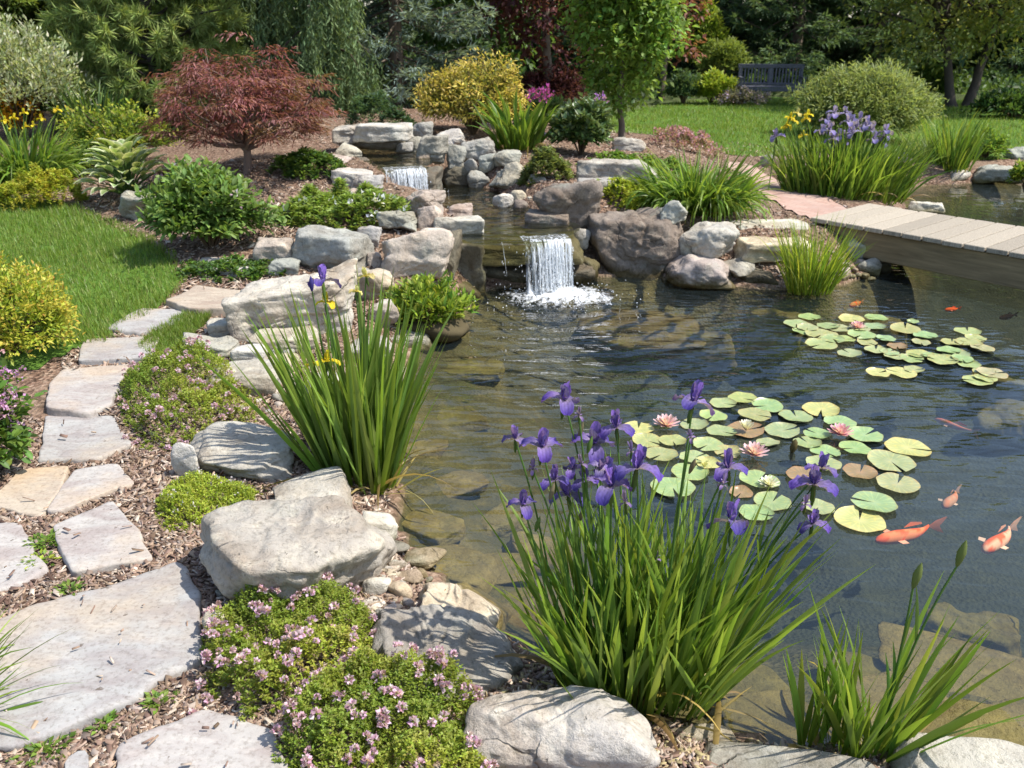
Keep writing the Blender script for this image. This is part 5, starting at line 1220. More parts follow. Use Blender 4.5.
def soft_pine(name, base, H, R, label, cat, cols, tipc, nt=1150, per=74, L=.155, z0=.05, Wd=.010):
    """long soft needles in rounded tufts at the branch ends"""
    T = thing(name, base, label, cat); base = np.array(base)
    z = z0 + (H - z0) * rng.uniform(0, 1, nt) ** 1.5; a = rng.uniform(0, 6.283, nt); a = np.round(a / .5) * .5 + rng.normal(0, .22, nt); z = np.round(z / .42) * .42 + rng.normal(0, .10, nt)
    rr = R * np.clip(1 - (z / H), .03, 1) ** .6 * rng.uniform(.3, 1.08, nt) ** .5
    tip = base + np.column_stack([np.cos(a) * rr, np.sin(a) * rr, z + .12 * rr])
    ax = nrm(np.column_stack([np.cos(a), np.sin(a), np.full(nt, .45)]) + rng.normal(0, .25, (nt, 3)))
    N = nt * per; d = np.repeat(ax, per, 0) * .75 + nrm(rng.normal(0, 1, (N, 3))); d[:, 2] -= .28
    st = np.repeat(tip, per, 0) - np.repeat(ax, per, 0) * rng.uniform(0, .16, (N, 1)); col = np.repeat(pal(cols, nt, .2), per, 0)
    out = np.clip((rr / (R * np.clip(1 - z / H, .03, 1) ** .6) - .55) * 2, 0, 1); f = np.repeat(out, per)[:, None] * rng.uniform(.4, 1, (N, 1)); col = col * (1 - f) + pal(tipc, N) * f
    g = Geo(); leaves(g, st, d, rng.normal(0, 1, (N, 3)), L * rng.uniform(.7, 1.2, N), Wd, col, curl=.12); g.build("crown", M_NEEDLE, T)
    g = Geo(); ps = [np.array([base - [0, 0, .1], base + [0, 0, H * .5], base + [0, 0, H * .95]])]; rs = [np.array([.085, .05, .012])]
    for q in rng.choice(nt, 90, replace=False): ps.append(limb(base + [0, 0, z[q] * .93], tip[q], 5, .05)); rs.append(np.linspace(.03, .008, 5))
    tubes(g, ps, rs, (.06, .05, .04), 6); g.build("trunk", M_TWIG, T); return T
def weeping(name, base, H, R, label, cat, cols, tipc, nb=30, z0=.5, L=.085, lean=0.0):
    T = thing(name, base, label, cat); base = np.array(base); P_, D_, C_, ps, rs = [], [], [], [], []
    for b in range(nb):
        z = z0 + (H - z0) * ((b + rng.uniform(0, 1)) / nb) ** 1.3; a = rng.uniform(0, 6.283); lb = R * rng.uniform(.2, 1.1) * (1 - .6 * z / H)
        t = np.linspace(0, 1, 12); br = base + np.column_stack([np.cos(a) * lb * t, np.sin(a) * lb * t, z + lb * (.22 * np.sin(t * 2.6) - .62 * t ** 2.2)])
        ps.append(br[::3]); rs.append(np.linspace(.028, .008, 4))
        for k in range(2, 12):
            for s in range(4):
                dl = rng.uniform(.25, .75) * (.55 + .5 * t[k]); m = int(dl / .035); f = np.linspace(0, 1, m)[:, None]
                off = rng.normal(0, .06, 3) * [1, 1, .2]; out = np.array([np.cos(a + rng.normal(0, .8)), np.sin(a + rng.normal(0, .8)), 0]) * .15
                st = br[k] + off + out * f * dl * .8 - np.array([0, 0, 1]) * f * dl
                P_.append(st); side = rng.normal(0, .65, (m, 3)); side[:, 2] = -1.0; D_.append(side)
                e = np.clip(f * .6 + rng.uniform(-.2, .4), 0, 1); C_.append(np.array(cols[rng.integers(0, len(cols))]) * (1 - e) + np.array(tipc[rng.integers(0, len(tipc))]) * e)
    P_, D_, C_ = np.vstack(P_), np.vstack(D_), np.vstack(C_); n = len(P_)
    g = Geo(); leaves(g, P_, D_, rng.normal(0, 1, (n, 3)), L * rng.uniform(.7, 1.3, n), .020, C_ * rng.uniform(.75, 1.25, (n, 1))); g.build("crown", M_NEEDLE, T)
    g = Geo(); tubes(g, [limb(base - [0, 0, .1], base + [lean, 0, H], 8, .02)] + ps, [np.linspace(.055, .012, 8)] + [r * .6 for r in rs], (.09, .07, .05), 6); g.build("trunk", M_TWIG, T, True); return T
def at(px, Y, dz=0.0):
    x = (px - 512) / FPX * (Y * cP + (CAM_H - .2) * sP); return np.array([x, Y, gz1(x, Y) + dz])

# --- the red laceleaf maple
mc, mw, md, mh = fit(156, 56, 340, 188, .8, .15, .42)
mb = np.array([PY(245, 165, mc[1])[0], mc[1], gz1(PY(245, 165, mc[1])[0], mc[1])])
T = thing("japanese_maple", mb, "dome-shaped red laceleaf maple standing above the stream bed", "tree"); n_tw = 440
dirs = dome_dirs(n_tw, -.14); dirs[:, 2] *= 1; lob = 1 + .42 * fbm(dirs * np.array([2.6, 2.6, 3.6]) + 3, 2, 4)
Rm = np.array([mw * .41, md * .44, mh * .56]); mctr = np.array([mc[0] + .06, mc[1], mb[2] + mh * .46])
rad = rng.uniform(.45, 1.0, n_tw) ** .4
tip = mctr + dirs * Rm * (lob * rad)[:, None]
tier = 1.6 * vnoise(np.column_stack([tip[:, :2] * 2.6, np.zeros(n_tw)]), 4) + .8 * vnoise(np.column_stack([tip[:, :2] * 6, np.zeros(n_tw)]), 5)
tip[:, 2] = (np.round(tip[:, 2] / .19 + tier) - tier) * .19 * .66 + tip[:, 2] * .34 - .02
per = 32; n = n_tw * per; az = np.repeat(np.arctan2(dirs[:, 1], dirs[:, 0]), per) + rng.normal(0, 1.3, n); rr = rng.uniform(0, .15, n)
pos = np.repeat(tip, per, 0) + np.column_stack([np.cos(az) * rr, np.sin(az) * rr, -rr * rng.uniform(-.1, .45, n)])
dd = np.column_stack([np.cos(az), np.sin(az), rng.uniform(-.85, .25, n)])
col = np.repeat(pal([(.20, .06, .058), (.26, .09, .085), (.15, .045, .046), (.17, .085, .05), (.31, .14, .14)], n_tw, .22), per, 0) * rng.uniform(.8, 1.2, (n, 1))
low = np.repeat(np.clip(.25 - dirs[:, 2], 0, 1), per)[:, None] * .7; col = col * (1 - low) + pal([(.15, .13, .04), (.19, .12, .05)], n) * low
g = Geo(); leaves(g, pos, dd, rng.normal(0, .35, (n, 3)) + [0, 0, 1], .062 * rng.uniform(.6, 1.2, n), .011, col); g.build("crown", M_LEAF, T)
g = Geo(); fk = mb + [.02, 0, .32 * mh]; ps = [limb(mb - [0, 0, .05], fk, 6, .05)]; rs = [np.linspace(.04, .03, 6)]
for q in rng.choice(n_tw, 46, replace=False): ps.append(limb(fk - [0, 0, rng.uniform(0, .12)], tip[q], 7, .12)); rs.append(np.linspace(.018, .003, 7))
tubes(g, ps, rs, (.16, .11, .09), 6); g.build("trunk", M_TWIG, T, True)

yt = PY(622, 137, 11.0)
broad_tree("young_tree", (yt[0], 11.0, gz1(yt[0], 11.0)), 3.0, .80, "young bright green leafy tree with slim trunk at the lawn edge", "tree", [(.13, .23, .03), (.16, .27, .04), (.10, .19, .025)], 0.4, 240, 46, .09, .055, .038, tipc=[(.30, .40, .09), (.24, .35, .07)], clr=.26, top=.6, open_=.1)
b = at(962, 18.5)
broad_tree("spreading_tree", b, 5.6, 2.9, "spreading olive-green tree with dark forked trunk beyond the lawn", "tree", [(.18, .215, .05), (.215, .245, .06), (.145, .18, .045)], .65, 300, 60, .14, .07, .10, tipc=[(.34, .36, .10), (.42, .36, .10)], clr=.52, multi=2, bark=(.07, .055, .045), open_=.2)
soft_pine("white_pine", at(165, 12.2), 5.6, 1.32, "soft-needled light green pine behind the red maple", "tree", [(.15, .225, .065), (.125, .195, .06), (.17, .24, .075)], [(.42, .51, .16), (.36, .46, .14), (.48, .54, .19)])
weeping("weeping_cypress", at(336, 11.6), 6.2, 1.02, "weeping dark green cypress with hanging sprays behind the capstone", "tree", [(.09, .145, .06), (.075, .125, .055)], [(.22, .29, .12), (.185, .255, .105)], 84, .3)
weeping("weeping_cypress", at(262, 13.2), 6.5, .8, "narrow weeping cypress standing between the pine and the larger cypress", "tree", [(.06, .10, .045), (.07, .11, .05)], [(.13, .18, .08), (.11, .165, .075)], 64, .3)
conifer("blue_spruce", at(400, 13.4), 6.0, 1.6, "silvery blue spruce behind the weeping cypress", "tree", [(.085, .135, .11), (.105, .155, .135)], [(.27, .35, .32), (.33, .41, .38)], .27, 9, 9, .12, .022)
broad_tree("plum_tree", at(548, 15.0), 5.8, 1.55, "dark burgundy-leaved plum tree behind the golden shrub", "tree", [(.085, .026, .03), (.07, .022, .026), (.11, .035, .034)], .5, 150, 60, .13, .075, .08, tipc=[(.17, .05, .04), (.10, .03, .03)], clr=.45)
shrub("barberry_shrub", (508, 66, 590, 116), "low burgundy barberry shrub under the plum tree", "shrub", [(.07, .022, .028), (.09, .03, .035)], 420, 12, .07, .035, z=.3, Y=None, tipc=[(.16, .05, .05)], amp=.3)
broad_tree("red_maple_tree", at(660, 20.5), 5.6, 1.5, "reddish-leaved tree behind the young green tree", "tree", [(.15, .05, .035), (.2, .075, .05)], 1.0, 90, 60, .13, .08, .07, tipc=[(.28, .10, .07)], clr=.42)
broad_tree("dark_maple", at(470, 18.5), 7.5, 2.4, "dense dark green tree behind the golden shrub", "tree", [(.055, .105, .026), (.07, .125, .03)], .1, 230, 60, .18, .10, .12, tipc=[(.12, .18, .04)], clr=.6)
for px, Y, H, R, lb in [(792, 24.0, 9.0, 2.8, "broad dark pine behind the garden bench"), (872, 25.5, 9.5, 2.7, "very dark conifer behind the round willow bush"), (716, 26.0, 9.0, 2.2, "bluish dark spruce behind the lime shrubs"),
                        (1010, 27.0, 9.0, 2.6, "dark conifer behind the spreading olive-green tree"), (430, 24.0, 9.5, 2.4, "tall dark spruce above the blue spruce"), (620, 26.0, 9.0, 2.4, "dark spruce hidden behind the young green tree")]:
    conifer("dark_conifer", at(px, Y), H, R, lb, "tree", [(.05, .095, .045), (.065, .115, .052)], [(.125, .195, .095), (.16, .235, .12)], .34, 9, 9, .17, .036, tr=.16)
for px, Y, H, R, lb in [(28, 14.5, 6.5, 1.1, "dense green arborvitae behind the variegated shrub"), (84, 15.5, 7.0, 1.2, "tall arborvitae between the variegated shrub and the pine"), (-40, 14.5, 6.5, 1.2, "arborvitae at the very edge of the picture"),
                        (205, 15.5, 7.0, 1.5, "dark arborvitae hidden behind the light green pine")]:
    conifer("arborvitae", at(px, Y), H, R, lb, "tree", [(.075, .13, .03), (.095, .155, .035)], [(.20, .27, .05), (.25, .31, .06)], .2, 12, 6, .11, .03, z0=.05, droop=-.25, power=.5)
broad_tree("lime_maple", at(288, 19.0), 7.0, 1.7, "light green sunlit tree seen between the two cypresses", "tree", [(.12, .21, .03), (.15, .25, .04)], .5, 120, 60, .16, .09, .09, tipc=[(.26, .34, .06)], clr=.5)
# shrubs round the bench
shrub("lime_shrub", (690, 72, 732, 106), "bright lime shrub beside the garden bench", "shrub", LIME[1:] + FRESH[:1], 260, 11, .10, .045, z=.1, tipc=LIME[:2])
shrub("lime_shrub", (696, 34, 744, 84), "taller round yellow-green shrub behind the bench-side shrubs", "shrub", [(.14, .2, .04), (.18, .24, .05)], 420, 11, .11, .03, z=.15, tipc=[(.26, .32, .07)], Y=21.5)
shrub("tall_shrub", (676, 4, 724, 84), "fresh green tall shrub next to the young tree", "shrub", FRESH, 420, 11, .13, .06, Y=22.5, z=.1, tipc=LIME[1:3])
shrub("blue_shrub", (664, 70, 702, 106), "blue-green bush behind the trunk of the young tree", "bush", [(.07, .12, .05), (.09, .15, .07)], 240, 11, .10, .035, z=.1)
T, c, w, d, h, tip = shrub("lavender_plant", (716, 90, 766, 107), "grey-mauve lavender patch before the garden bench", "lavender", [(.2, .2, .14), (.25, .22, .18)], 170, 10, .10, .02, z=.1, amp=.4)
blossoms(T, tip[tip[:, 2] > c[2] + .3 * h][:70], 5, .05, [(.4, .3, .42), (.5, .36, .4)], .07)
for bx, lb, cc in [((905, 62, 950, 104), "small leafy bush under the spreading tree trunk", [(.09, .15, .03)]), ((968, 92, 1060, 120), "dark green low hedge under the spreading tree", DARK[1:]), ((868, 86, 912, 116), "sunlit green bush behind the forked trunk", FRESH)]:
    shrub("border_bush", bx, lb, "bush", cc, 260, 11, .12, .05, z=.08, dr=.5)
n = 36000; x = rng.uniform(-20, 22, n); y = rng.uniform(14.5, 31, n); q = np.column_stack([x, y]); k = (sdf(q, LAWN_FAR) < -.3) & (np.abs(x) < y * .72 + 1); q = q[k]; n = len(q)
g = Geo(); hz = rng.uniform(.0, 1, n) * (.22 + .25 * np.clip(vnoise(np.column_stack([q * .9, np.zeros(n)]), 6), 0, 1)); o = rng.normal(0, 1, (n, 3)); o[:, 2] = np.abs(o[:, 2])
leaves(g, np.column_stack([q, gz(q) + hz]), o, rng.normal(0, .5, (n, 3)) + [0, 0, 1], .2 * rng.uniform(.6, 1.2, n), .1, pal([(.05, .09, .025), (.07, .12, .03), (.04, .075, .022)], n)); tag(g.build("undergrowth", M_LEAF), "low dark green undergrowth beneath the trees around the lawn", "undergrowth", kind='stuff')
# the mass of woodland closing the garden, too far and dense to count
n = 60000; x = rng.uniform(-30, 32, n); zt = 7.0 + 2.6 * vnoise(np.column_stack([x * .33, np.zeros(n), np.zeros(n)]), 3) + 1.0 * vnoise(np.column_stack([x * 1.1, np.zeros(n), np.zeros(n)]), 5)
z = zt * rng.uniform(0, 1, n) ** 1.25; y = 29 + 1.8 * vnoise(np.column_stack([x * .8, z * .8, np.zeros(n)]), 6) + rng.uniform(-.8, 2.5, n) + .02 * np.abs(x) ** 1.6 * -1
hue = .5 + .5 * vnoise(np.column_stack([x * .35, z * .12, np.zeros(n)]), 8)[:, None]
g = Geo(); o = rng.normal(0, 1, (n, 3)); leaves(g, np.column_stack([x, y, z]), o + [0, -.5, -.3], o + [0, -.6, .8], .42 * rng.uniform(.6, 1.3, n), .24, pal([(.05, .09, .028)], n, .25) * (1 - hue) + pal([(.08, .135, .04)], n, .25) * hue)
tag(g.build("far_woods", M_LEAF), "dark green woodland closing the garden behind all the trees", "woods", kind='stuff')

# ================================================================== garden bench
bb = P(770, 104, .1); bb = np.array([bb[0], bb[1] + .2, gz1(bb[0], bb[1])])
T = thing("garden_bench", bb, "dark grey slatted wooden bench beyond the lawn", "bench"); T.rotation_euler = (0, 0, -.12); T.scale = (.82, .82, .80)
def boxg(c, s):
    c, s = np.array(c, float), np.array(s, float) / 2
    bm = bmesh.new(); bmesh.ops.create_cube(bm, size=1)
    for v in bm.verts: v.co = (c + np.array(v.co) * 2 * s).tolist()
    bmesh.ops.bevel(bm, geom=bm.edges[:], offset=min(s) * .25, segments=1, affect='EDGES')
    return bm
def boxes(name, lst, mat, parent):
    bm = bmesh.new()
    for c, s in lst:
        b = boxg(c, s); me = bpy.data.meshes.new("tmp"); b.to_mesh(me); b.free(); bm.from_mesh(me); bpy.data.meshes.remove(me)
    me = bpy.data.meshes.new(name); bm.to_mesh(me); bm.free(); me.materials.append(mat)
    o = bpy.data.objects.new(name, me); scene.collection.objects.link(o)
    if parent: o.parent = parent
    return o
boxes("top_rail", [((0, 0, .90), (1.62, .05, .10))], M_BENCH, T)
for s in (-.38, .38):
    boxes("backrest", [((s + q * .082, 0, .66), (.04, .022, .40)) for q in range(-4, 5)], M_BENCH, T)
boxes("middle_post", [((0, 0, .62), (.08, .05, .46))], M_BENCH, T)
boxes("bottom_rail", [((0, 0, .47), (1.55, .045, .06))], M_BENCH, T)
boxes("seat", [((0, -.10 - q * .1, .42), (1.55, .085, .03)) for q in range(5)], M_BENCH, T)
boxes("apron", [((0, -.52, .36), (1.5, .03, .08))], M_BENCH, T)
for sx in (-.76, .76):
    boxes("leg", [((sx, 0, .45), (.06, .06, .9))], M_BENCH, T); boxes("leg", [((sx, -.50, .31), (.06, .06, .62))], M_BENCH, T); boxes("armrest", [((sx, -.27, .64), (.07, .58, .03))], M_BENCH, T)

# ================================================================== footbridge
DZ = .20
fl, fr = P(812, 217, DZ)[:2], P(1024, 254, DZ)[:2]
u = (fr - fl) / np.linalg.norm(fr - fl); v = np.array([-u[1], u[0]]); BW = .92; NB = 26; PWD = .145
T = thing("footbridge", (fl[0], fl[1], DZ), "low weathered plank footbridge crossing the pond channel", "bridge"); T.rotation_euler = (0, 0, math.atan2(u[1], u[0]))
for k in range(NB):
    s0 = k * (PWD + .010)
    boxes("plank", [((s0 + PWD / 2, BW / 2 + rng.normal(0, .006), -.019 + rng.normal(0, .0012)), (PWD, BW + rng.uniform(-.012, .03), .036))], M_DECK, T)
for yy in (.05, BW - .06): boxes("beam", [((NB * (PWD + .010) / 2 + .05, yy, -.15), (NB * (PWD + .010) - .2, .045, .215))], M_BEAM, T)
boxes("beam", [((NB * (PWD + .010) / 2 + .05, BW / 2, -.15), (NB * (PWD + .010) - .2, .045, .2))], M_BEAM, T)

# ================================================================== falling water
def curtain(name, a, b, z0, z1, label, n, bright, span):
    a, b = np.array(a), np.array(b); g = Geo(); dn = nrm(np.array([[ (b - a)[1], -(b - a)[0] ]]))[0]
    if dn[1] > 0: dn = -dn
    for k in range(n):
        f = bright(); p = a + (b - a) * f; m = 12; t = np.linspace(0, 1, m) ; end = rng.uniform(.75, 1) if rng.uniform() < .7 else rng.uniform(.3, .7)
        st = 0 if rng.uniform() < .75 else rng.uniform(.1, .5); tt = st + (end - st) * t; H = z0 - z1
        out = rng.uniform(.07, .13) * np.sqrt(tt) + .05; xy = p + dn * out[:, None] + rng.normal(0, .006, (m, 2)).cumsum(0) * .4
        zz = z0 + .006 - H * tt ** 1.15; zz[0] += 0
        r = rng.uniform(.0010, .0042) * (1 + .3 * np.sin(t * rng.uniform(3, 14) + rng.uniform(0, 6))) * (1.1 - .4 * t); r[-1] = .0005
        tubes(g, [np.column_stack([xy, zz])], [np.maximum(r, .0006)], (1, 1, 1), 5)
    for k in range(n * 4):    # loose drops
        f = bright(); tt = rng.uniform(.1, 1); p = a + (b - a) * f + dn * (.05 + .1 * math.sqrt(tt) + rng.normal(0, .03)) + rng.normal(0, .02, 2); s = rng.uniform(.002, .005)
        q, F = sphere(1); g.add(q * [s, s, s * 2] + [p[0], p[1], z0 - (z0 - z1) * tt], F, (1, 1, 1))
    org = np.array([(a + b)[0] / 2, (a + b)[1] / 2, z1]); T = thing(name, org, label, "waterfall"); g.build("falling_spray", M_FALL, T, True)
    f0, f1 = span; nx, nz = 60, 16; V = []
    for i in range(nx):
        f = f0 + (f1 - f0) * i / (nx - 1); p = a + (b - a) * f
        for k in range(nz):
            tt = k / (nz - 1); o = -.10 + .15 * min(1, tt * 5) if tt < .2 else .05 + .10 * math.sqrt(tt - .2); zz = z0 + .008 - (z0 - z1) * max(0, (tt - .12) / .88) ** 1.25
            q = p + dn * (o + .012 * math.sin(f * 43 + tt * 3) + .008 * math.sin(f * 97)); V.append([q[0], q[1], zz])
    F = np.array([[i * nz + k, (i + 1) * nz + k, (i + 1) * nz + k + 1, i * nz + k + 1] for i in range(nx - 1) for k in range(nz - 1)]); g = Geo(); g.add(np.array(V), F, (1, 1, 1)); g.build("water_sheet", M_SHEET, T, True); return T
la, lb = P(470, 243, MID)[:2], P(570, 238, MID)[:2]
curtain("waterfall", la, lb, MID, W, "lower waterfall pouring off the mossy ledge into the pond", 150, lambda: float(np.clip(rng.normal(.80, .09), .52, .985)) if rng.uniform() < .9 else rng.uniform(.25, .95), (.52, .99))
ua, ub = P(383, 170, UPP)[:2], P(425, 168, UPP)[:2]
curtain("waterfall", ua, ub, UPP, MID, "upper waterfall dropping into the middle stream pool", 80, lambda: float(np.clip(rng.normal(.6, .25), .03, .98)), (.02, .98))
def foam(name, c, rx, ry, z, label, seed):
    n = 46; gx, gy = np.meshgrid(np.linspace(-1, 1, n), np.linspace(-1, 1, n)); q = np.column_stack([gx.ravel(), gy.ravel()]); r = np.linalg.norm(q, axis=1)
    f = np.clip(1 - r, 0, 1); p = np.column_stack([c[0] + q[:, 0] * rx, c[1] + q[:, 1] * ry, np.zeros(n * n)])
    h = z + .006 + sm(f * 1.3) ** 2 * (.02 + .035 * fbm(p * 22, 3, seed)); V = np.column_stack([p[:, :2], h])
    i = (np.arange(n - 1)[:, None] * n + np.arange(n - 1)[None]).ravel(); F = np.column_stack([i, i + 1, i + 1 + n, i + n]); F = F[(r[F] < .98).all(1)]
    u_, inv = np.unique(F, return_inverse=True); g = Geo(); col = (f ** 1.1)[:, None] * np.ones(3)
    g.add(V[u_], inv.reshape(F.shape), col[u_])
    for k in range(520):
        a, rr = rng.uniform(0, 6.28), abs(rng.normal(0, .36)); s = rng.uniform(.0015, .005); qv, Fv = sphere(1)
        g.add(qv * s + [c[0] + math.cos(a) * rr * rx, c[1] + math.sin(a) * rr * ry, z + abs(rng.normal(0, .06)) * math.exp(-rr * 2.2)], Fv, (1, 1, 1))
    o = g.build(name, M_FOAM, None, True, origin=np.array([c[0], c[1], z])); return tag(o, label, "foam", kind='stuff')
fcn = P(552, 297, W); foam("foam", (fcn[0] + .06, fcn[1] - .02), .72, .50, W, "white foam where the lower waterfall meets the pond", 5)
fcn = P(418, 192, MID); foam("foam", (fcn[0], fcn[1]), .30, .24, MID, "white foam at the foot of the upper waterfall", 9)

# ================================================================== water lilies
def pad_mesh(seed):
    r = random.Random(seed); m = 34; notch = .09 + .05 * r.random(); th = [notch + (2 * math.pi - 2 * notch) * k / (m - 1) for k in range(m)]
    V, C = [(0, 0, .002)], [(.29, .31, .17)]; g0, g1 = np.array((.20, .245, .11)), np.array((.27, .30, .155))
    for s in (.4, .88, 1.0):
        for t in th:
            rr = s * (.5 + (.014 * math.sin(t * 3 + seed) + .008 * math.sin(t * 7 + seed * 2)) * (s == 1.0)); zz = .002 + (.004 * s * s * (1 + math.sin(t * 5 + seed))) + (.012 * max(0, math.sin(t * 1.0 + seed)) if s == 1 else 0)
            V.append((rr * math.cos(t), rr * math.sin(t), zz)); e = r.random() if s == 1 else 0; C.append(tuple((g0 * (1 - s) + g1 * s) * (1 - e) + np.array((.30, .24, .10)) * e))
    F3 = [(0, 1 + k, 2 + k) for k in range(m - 1)]; F4 = [(1 + a * m + k, 1 + (a + 1) * m + k, 2 + (a + 1) * m + k, 2 + a * m + k) for a in (0, 1) for k in range(m - 1)]
    b = len(V); n0 = b
    me = mesh_data("lily_pad", V, [F3, F4], np.array(C), True); me.materials.append(M_PAD); return me
PADS = [pad_mesh(k) for k in range(6)]
NEAR = [(37, 380, 75), (253, 316, 70), (303, 303, 75), (368, 322, 80), (335, 345, 85), (440, 350, 85), (505, 332, 100), (405, 386, 92), (552, 365, 85), (228, 348, 70), (180, 370, 72), (60, 412, 80), (95, 447, 85), (125, 412, 70), (250, 388, 80), (215, 422, 85),
        (470, 417, 70), (495, 394, 70), (617, 397, 95), (590, 431, 80), (516, 440, 78), (726, 430, 115), (683, 465, 120), (700, 522, 115), (640, 570, 115), (603, 615, 130), (125, 532, 112), (170, 492, 100), (180, 455, 80), (345, 512, 100), (380, 568, 100),
        (338, 597, 90), (510, 470, 90), (460, 500, 90), (605, 492, 90), (265, 440, 70), (368, 417, 62), (312, 384, 96), (498, 582, 80), (215, 470, 66), (300, 545, 60)]
FAR = [(440, 112, 65), (475, 95, 60), (505, 140, 90), (505, 165, 80), (578, 188, 60), (582, 100, 65), (645, 97, 60), (642, 119, 55), (645, 179, 55), (608, 140, 76), (550, 125, 70), (695, 195, 65), (757, 190, 70), (720, 125, 80), (772, 142, 60), (880, 132, 65), (840, 160, 60),
       (882, 160, 66), (918, 175, 60), (815, 205, 75), (850, 190, 66), (882, 216, 60), (905, 258, 75), (942, 239, 75), (650, 238, 60), (710, 238, 78), (742, 230, 50), (740, 107, 30), (470, 122, 56), (535, 152, 60), (700, 170, 50), (460, 132, 58), (522, 118, 58), (562, 152, 58), (602, 124, 55), (622, 160, 52), (736, 202, 58), (792, 196, 58), (832, 180, 58), (866, 202, 58), (922, 236, 58), (900, 150, 52), (680, 186, 48), (926, 252, 58), (670, 150, 50), (760, 160, 50)]
YEL = {(37, 380): "yellowish lily pad nearest the open pink lily beside the iris blooms", (726, 430): "large yellow-edged lily pad at the open-water side of the nearer patch", (603, 615): "big yellowing lily pad beside the orange koi",
       (582, 100): "yellow lily pad next to the pink lily of the farther patch", (650, 238): "small yellow lily pad at the near tip of the farther patch", (710, 238): "long yellow lily pad pair-mate at the near side of the farther patch", (505, 332): "big notched lily pad behind the third pink lily",
       (215, 470): "pale yellow curled lily pad among green ones"}
BRN = {(605, 492): "upturned reddish-brown lily pad in the nearer patch", (312, 384): "reddish lily pad under the half-closed white lily", (460, 500): "lily pad lying next to the round brown bud", (300, 545): "reddish submerged-looking lily pad below the white lily", (700, 170): "dark reddish lily pad in the farther patch"}
SOLO = {(640, 570): "plain green lily pad just above the big yellowing pad", (700, 522): "broad green lily pad with notch, outermost of the nearer patch beside small koi", (683, 465): "broad green lily pad under the yellow-edged one", (125, 532): "large green lily pad crossed by a purple iris stem", (740, 107): "tiniest lily pad floating apart beyond the farther patch"}
for lst, grp, gl in ((NEAR, "pads of the nearer lily patch", "round green lily pad crowded in the nearer lily patch"), (FAR, "pads of the farther lily patch", "small green lily pad in the farther lily patch near the bridge")):
    for k, (zx, zy, w) in enumerate(lst):
        c = P(624 + zx * .3906, 280 + zy * .3906, W + .004 + .0022 * (k % 5)); depth = c[1] * cP + (CAM_H - c[2]) * sP
        me = PADS[k % 6]; o = bpy.data.objects.new("lily_pad", me); scene.collection.objects.link(o); o.location = c.tolist(); s = w * .3906 * depth / FPX * .98
        o.scale = (s, s * rng.uniform(.92, 1.06), .6); o.rotation_euler = (rng.normal(0, .012), rng.normal(0, .012), rng.uniform(0, 6.28))
        y = (zx, zy) in YEL; b = (zx, zy) in BRN; o.color = (1.42, 1.25, .95, 1) if y else (.9, .55, .55, 1) if b else (rng.uniform(.82, 1.15), rng.uniform(.92, 1.12), rng.uniform(.75, 1.05), 1)
        l = YEL.get((zx, zy)) or BRN.get((zx, zy)) or SOLO.get((zx, zy))
        tag(o, l or gl, "lily pad", grp)
def lily(zx, zy, w, label, cols, openness=1.0):
    c = P(624 + zx * .3906, 280 + zy * .3906, W + .012); depth = c[1] * cP + (CAM_H - c[2]) * sP; R = w * .3906 * depth / FPX / 2
    T = thing("water_lily", c, label, "water lily"); g = Geo()
    for ring, (n, th, L) in enumerate([(9, 1.25 * openness, 1.0), (9, .92 * openness, .95), (8, .6 * openness, .85), (6, .3 * openness, .7)]):
        for k in range(n): g.add(*petal(R * L, R * .34, th + .12, th - .18, k * 6.283 / n + ring * .35 + rng.normal(0, .05), np.array(cols[0]), np.array(cols[1]), .004, segs=4, ruffle=.02, pw=.75))
    g.V = [v + c for v in g.V]; g.build("blossom", M_PETAL, T, True)
    if openness > .8:
        g = Geo(); q, F = sphere(2); g.add(q * [R * .16, R * .16, R * .2] + c + [0, 0, R * .25], F, (.75, .5, .06)); g.build("stamen", M_PETAL, T, True)
lily(108, 376, 76, "pink water lily closest to the tall iris blooms", ((.82, .38, .46), (.84, .60, .64)))
lily(333, 450, 82, "pink water lily in the middle of the nearer patch", ((.80, .36, .44), (.85, .62, .67)))
lily(553, 398, 72, "deeper pink water lily on the open-water side of the nearer patch", ((.75, .25, .38), (.82, .48, .58)))
lily(370, 528, 60, "small creamy white water lily below the pink ones", ((.82, .74, .60), (.84, .82, .74)))
lily(312, 388, 62, "half-closed white water lily on a reddish pad", ((.7, .55, .45), (.84, .80, .74)), .55)
lily(597, 124, 44, "pink water lily of the farther patch", ((.78, .28, .42), (.82, .5, .6)))
lily(205, 482, 34, "small pale yellow water lily bud between green pads", ((.7, .62, .2), (.8, .76, .4)), .5)
c = P(624 + 430 * .3906, 280 + 440 * .3906, W); T = thing("lily_bud", c, "closed brown lily bud standing out of the water in the nearer patch", "bud"); g = Geo()
tubes(g, [[c + [0, 0, -.05], c + [0, 0, 0], c + [.004, 0, .02], c + [.008, 0, .05], c + [.01, 0, .065]]], [np.array([.006, .008, .018, .014, .002])], (.13, .10, .04), 8); g.build("bud", M_PETAL, T, True)

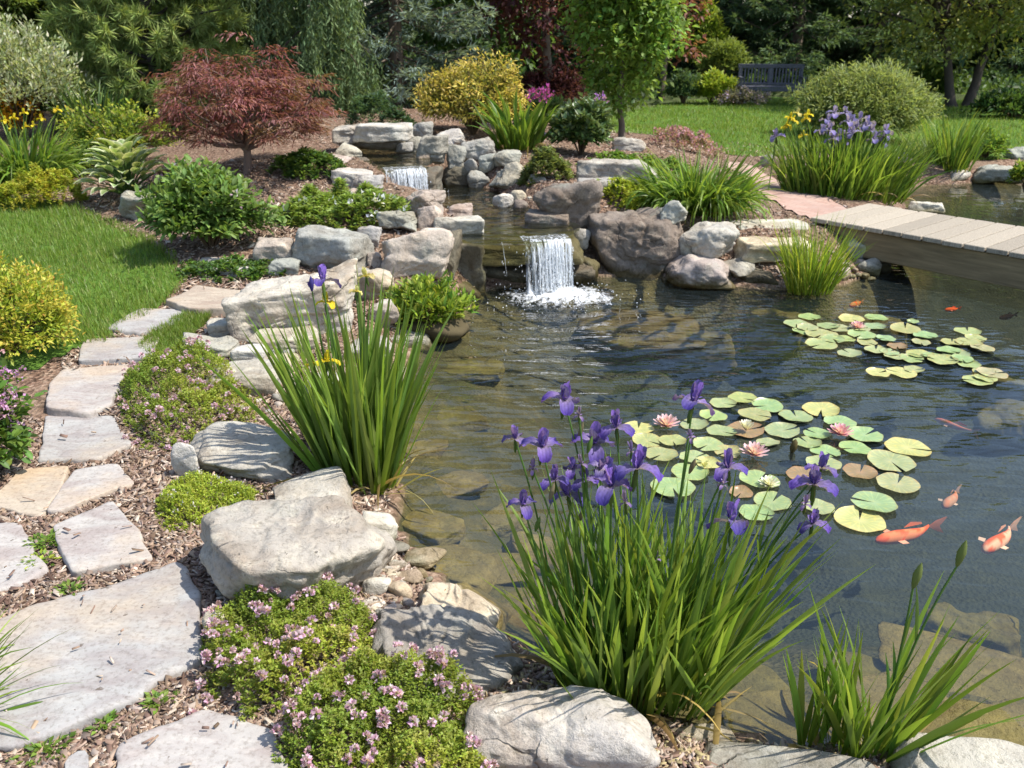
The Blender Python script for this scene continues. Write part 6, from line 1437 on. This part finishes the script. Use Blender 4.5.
# ================================================================== koi
def koi(head, tail, z, label, cols, fat=.145, bend=.12):
    a, b = P(*head, z), P(*tail, z); L = np.linalg.norm(b - a); ang = math.atan2((a - b)[1], (a - b)[0]); m, k = 22, 12
    T = thing("koi", ((a + b) / 2).tolist(), label, "fish"); T.rotation_euler = (0, 0, ang)
    t = np.linspace(0, 1, m); x = L * (.5 - t * .82); yb = bend * L * np.sin(t * 3.0) * t; wv = np.interp(t, [0, .05, .15, .35, .6, .85, 1], [.25, .62, .92, 1, .78, .36, .20]) * L * fat / 2; hv = wv * np.interp(t, [0, 1], [1.0, 1.5])
    V, C = [], []; c0, c1 = [np.array(q) for q in cols]; sd = rng.uniform(0, 50)
    for i in range(m):
        for j in range(k):
            th = 2 * math.pi * j / k; V.append((x[i], yb[i] + math.cos(th) * wv[i], math.sin(th) * hv[i]))
    V = np.array(V); pn = fbm(V * (9 / L) + sd, 3, 3); f = sm((pn + .25) / .3)[:, None]; C = c0 * (1 - f) + c1 * f
    F = [[i * k + j, i * k + (j + 1) % k, (i + 1) * k + (j + 1) % k, (i + 1) * k + j] for i in range(m - 1) for j in range(k)]
    g = Geo(); g.add(np.vstack([V, [[x[0] + L * .012, 0, 0]]]), [np.array(F), np.array([[j, m * k, (j + 1) % k] for j in range(k)])], np.vstack([C, [c0]]))
    def part(nm, g):
        me = g.data(nm, smooth=True); me.materials.append(M_KOI); o = bpy.data.objects.new(nm, me); scene.collection.objects.link(o); o.parent = T
    part("body", g)
    e = np.array([x[-1], yb[-1], 0]); g = Geo(); q = L * .2
    pts = np.array([[.04, 0, .0], [-.4, .12, .35], [-1, .34, .62], [-.62, .22, .0], [-1, .30, -.55], [-.4, .1, -.3]]) * q + e
    pts2 = pts + np.array([0, .012 * L, 0]); g.add(np.vstack([pts, pts2]), [np.array([[0, 1, 3], [1, 2, 3], [0, 3, 5], [3, 4, 5], [6, 9, 7], [7, 9, 8], [6, 11, 9], [9, 11, 10]])], c1 * .9 + .06); part("tail_fin", g)
    for s in (1, -1):
        g = Geo(); bx = np.array([L * .27, s * L * fat * .42, -.01 * L]); pts = np.array([[0, 0, 0], [-.04, s * .09, -.02], [-.12, s * .11, -.02], [-.10, s * .02, 0]]) * L + bx
        g.add(np.vstack([pts, pts + [0, 0, .006 * L]]), [np.array([[0, 1, 2, 3], [7, 6, 5, 4]])], c1 * .7 + .22); part("pectoral_fin", g)
    g = Geo(); zt = np.interp(.4, t, hv); pts = np.array([[.08, 0, .9 * zt / L], [-.02, 0, .9 * zt / L + .05], [-.2, 0, .7 * zt / L + .02], [-.22, 0, .6 * zt / L]]) * L
    g.add(np.vstack([pts, pts + [0, .006 * L, 0]]), [np.array([[0, 1, 2, 3], [7, 6, 5, 4]])], c1 * .9); part("dorsal_fin", g)
ORG, WHT = (.95, .13, .02), (.90, .66, .55)
koi((876, 541), (938, 522), -.26, "long orange koi swimming beside the big yellowing lily pad", (ORG, (.95, .30, .12)))
koi((984, 551), (1012, 522), -.24, "orange and white koi with spread fins nearest the picture edge", ((.95, .14, .03), (.92, .52, .36)), .175)
koi((944, 507), (956, 488), -.23, "small pale orange koi behind the long orange one", ((.6, .22, .12), (.55, .3, .2)), .2)
koi((935, 419), (980, 433), -.2, "slim dull red koi in the open water beside the lily patches", ((.55, .14, .10), (.5, .2, .16)), .13)
koi((945, 310), (960, 308), -.2, "small orange koi in the shade before the bridge", (ORG, ORG), .2)
koi((850, 306), (862, 301), -.2, "tiny orange koi behind the farther lily patch", (ORG, (.6, .3, .1)), .22)
koi((1000, 318), (1016, 314), -.24, "faint reddish koi deep in the bridge shade", ((.3, .1, .06), (.3, .1, .06)), .2)
koi((670, 568), (688, 580), -.2, "orange koi half hidden behind the purple iris leaves", (ORG, ORG), .2)
# a curled dry leaf on the stones
c = G(436, 608); T_ = Geo(); 
for k in range(5): T_.add(*petal(.055, .035, 1.0, .3, k * 1.1, (.40, .25, .13), (.46, .29, .17), 0, segs=5, ruffle=.3))
o = bpy.data.objects.new("dry_leaf", T_.data("dry_leaf", smooth=True)); o.data.materials.append(M_PETAL); scene.collection.objects.link(o); o.location = (c + [0, 0, .03]).tolist(); tag(o, "curled brown dry leaf on the pale ledge rock", "leaf")
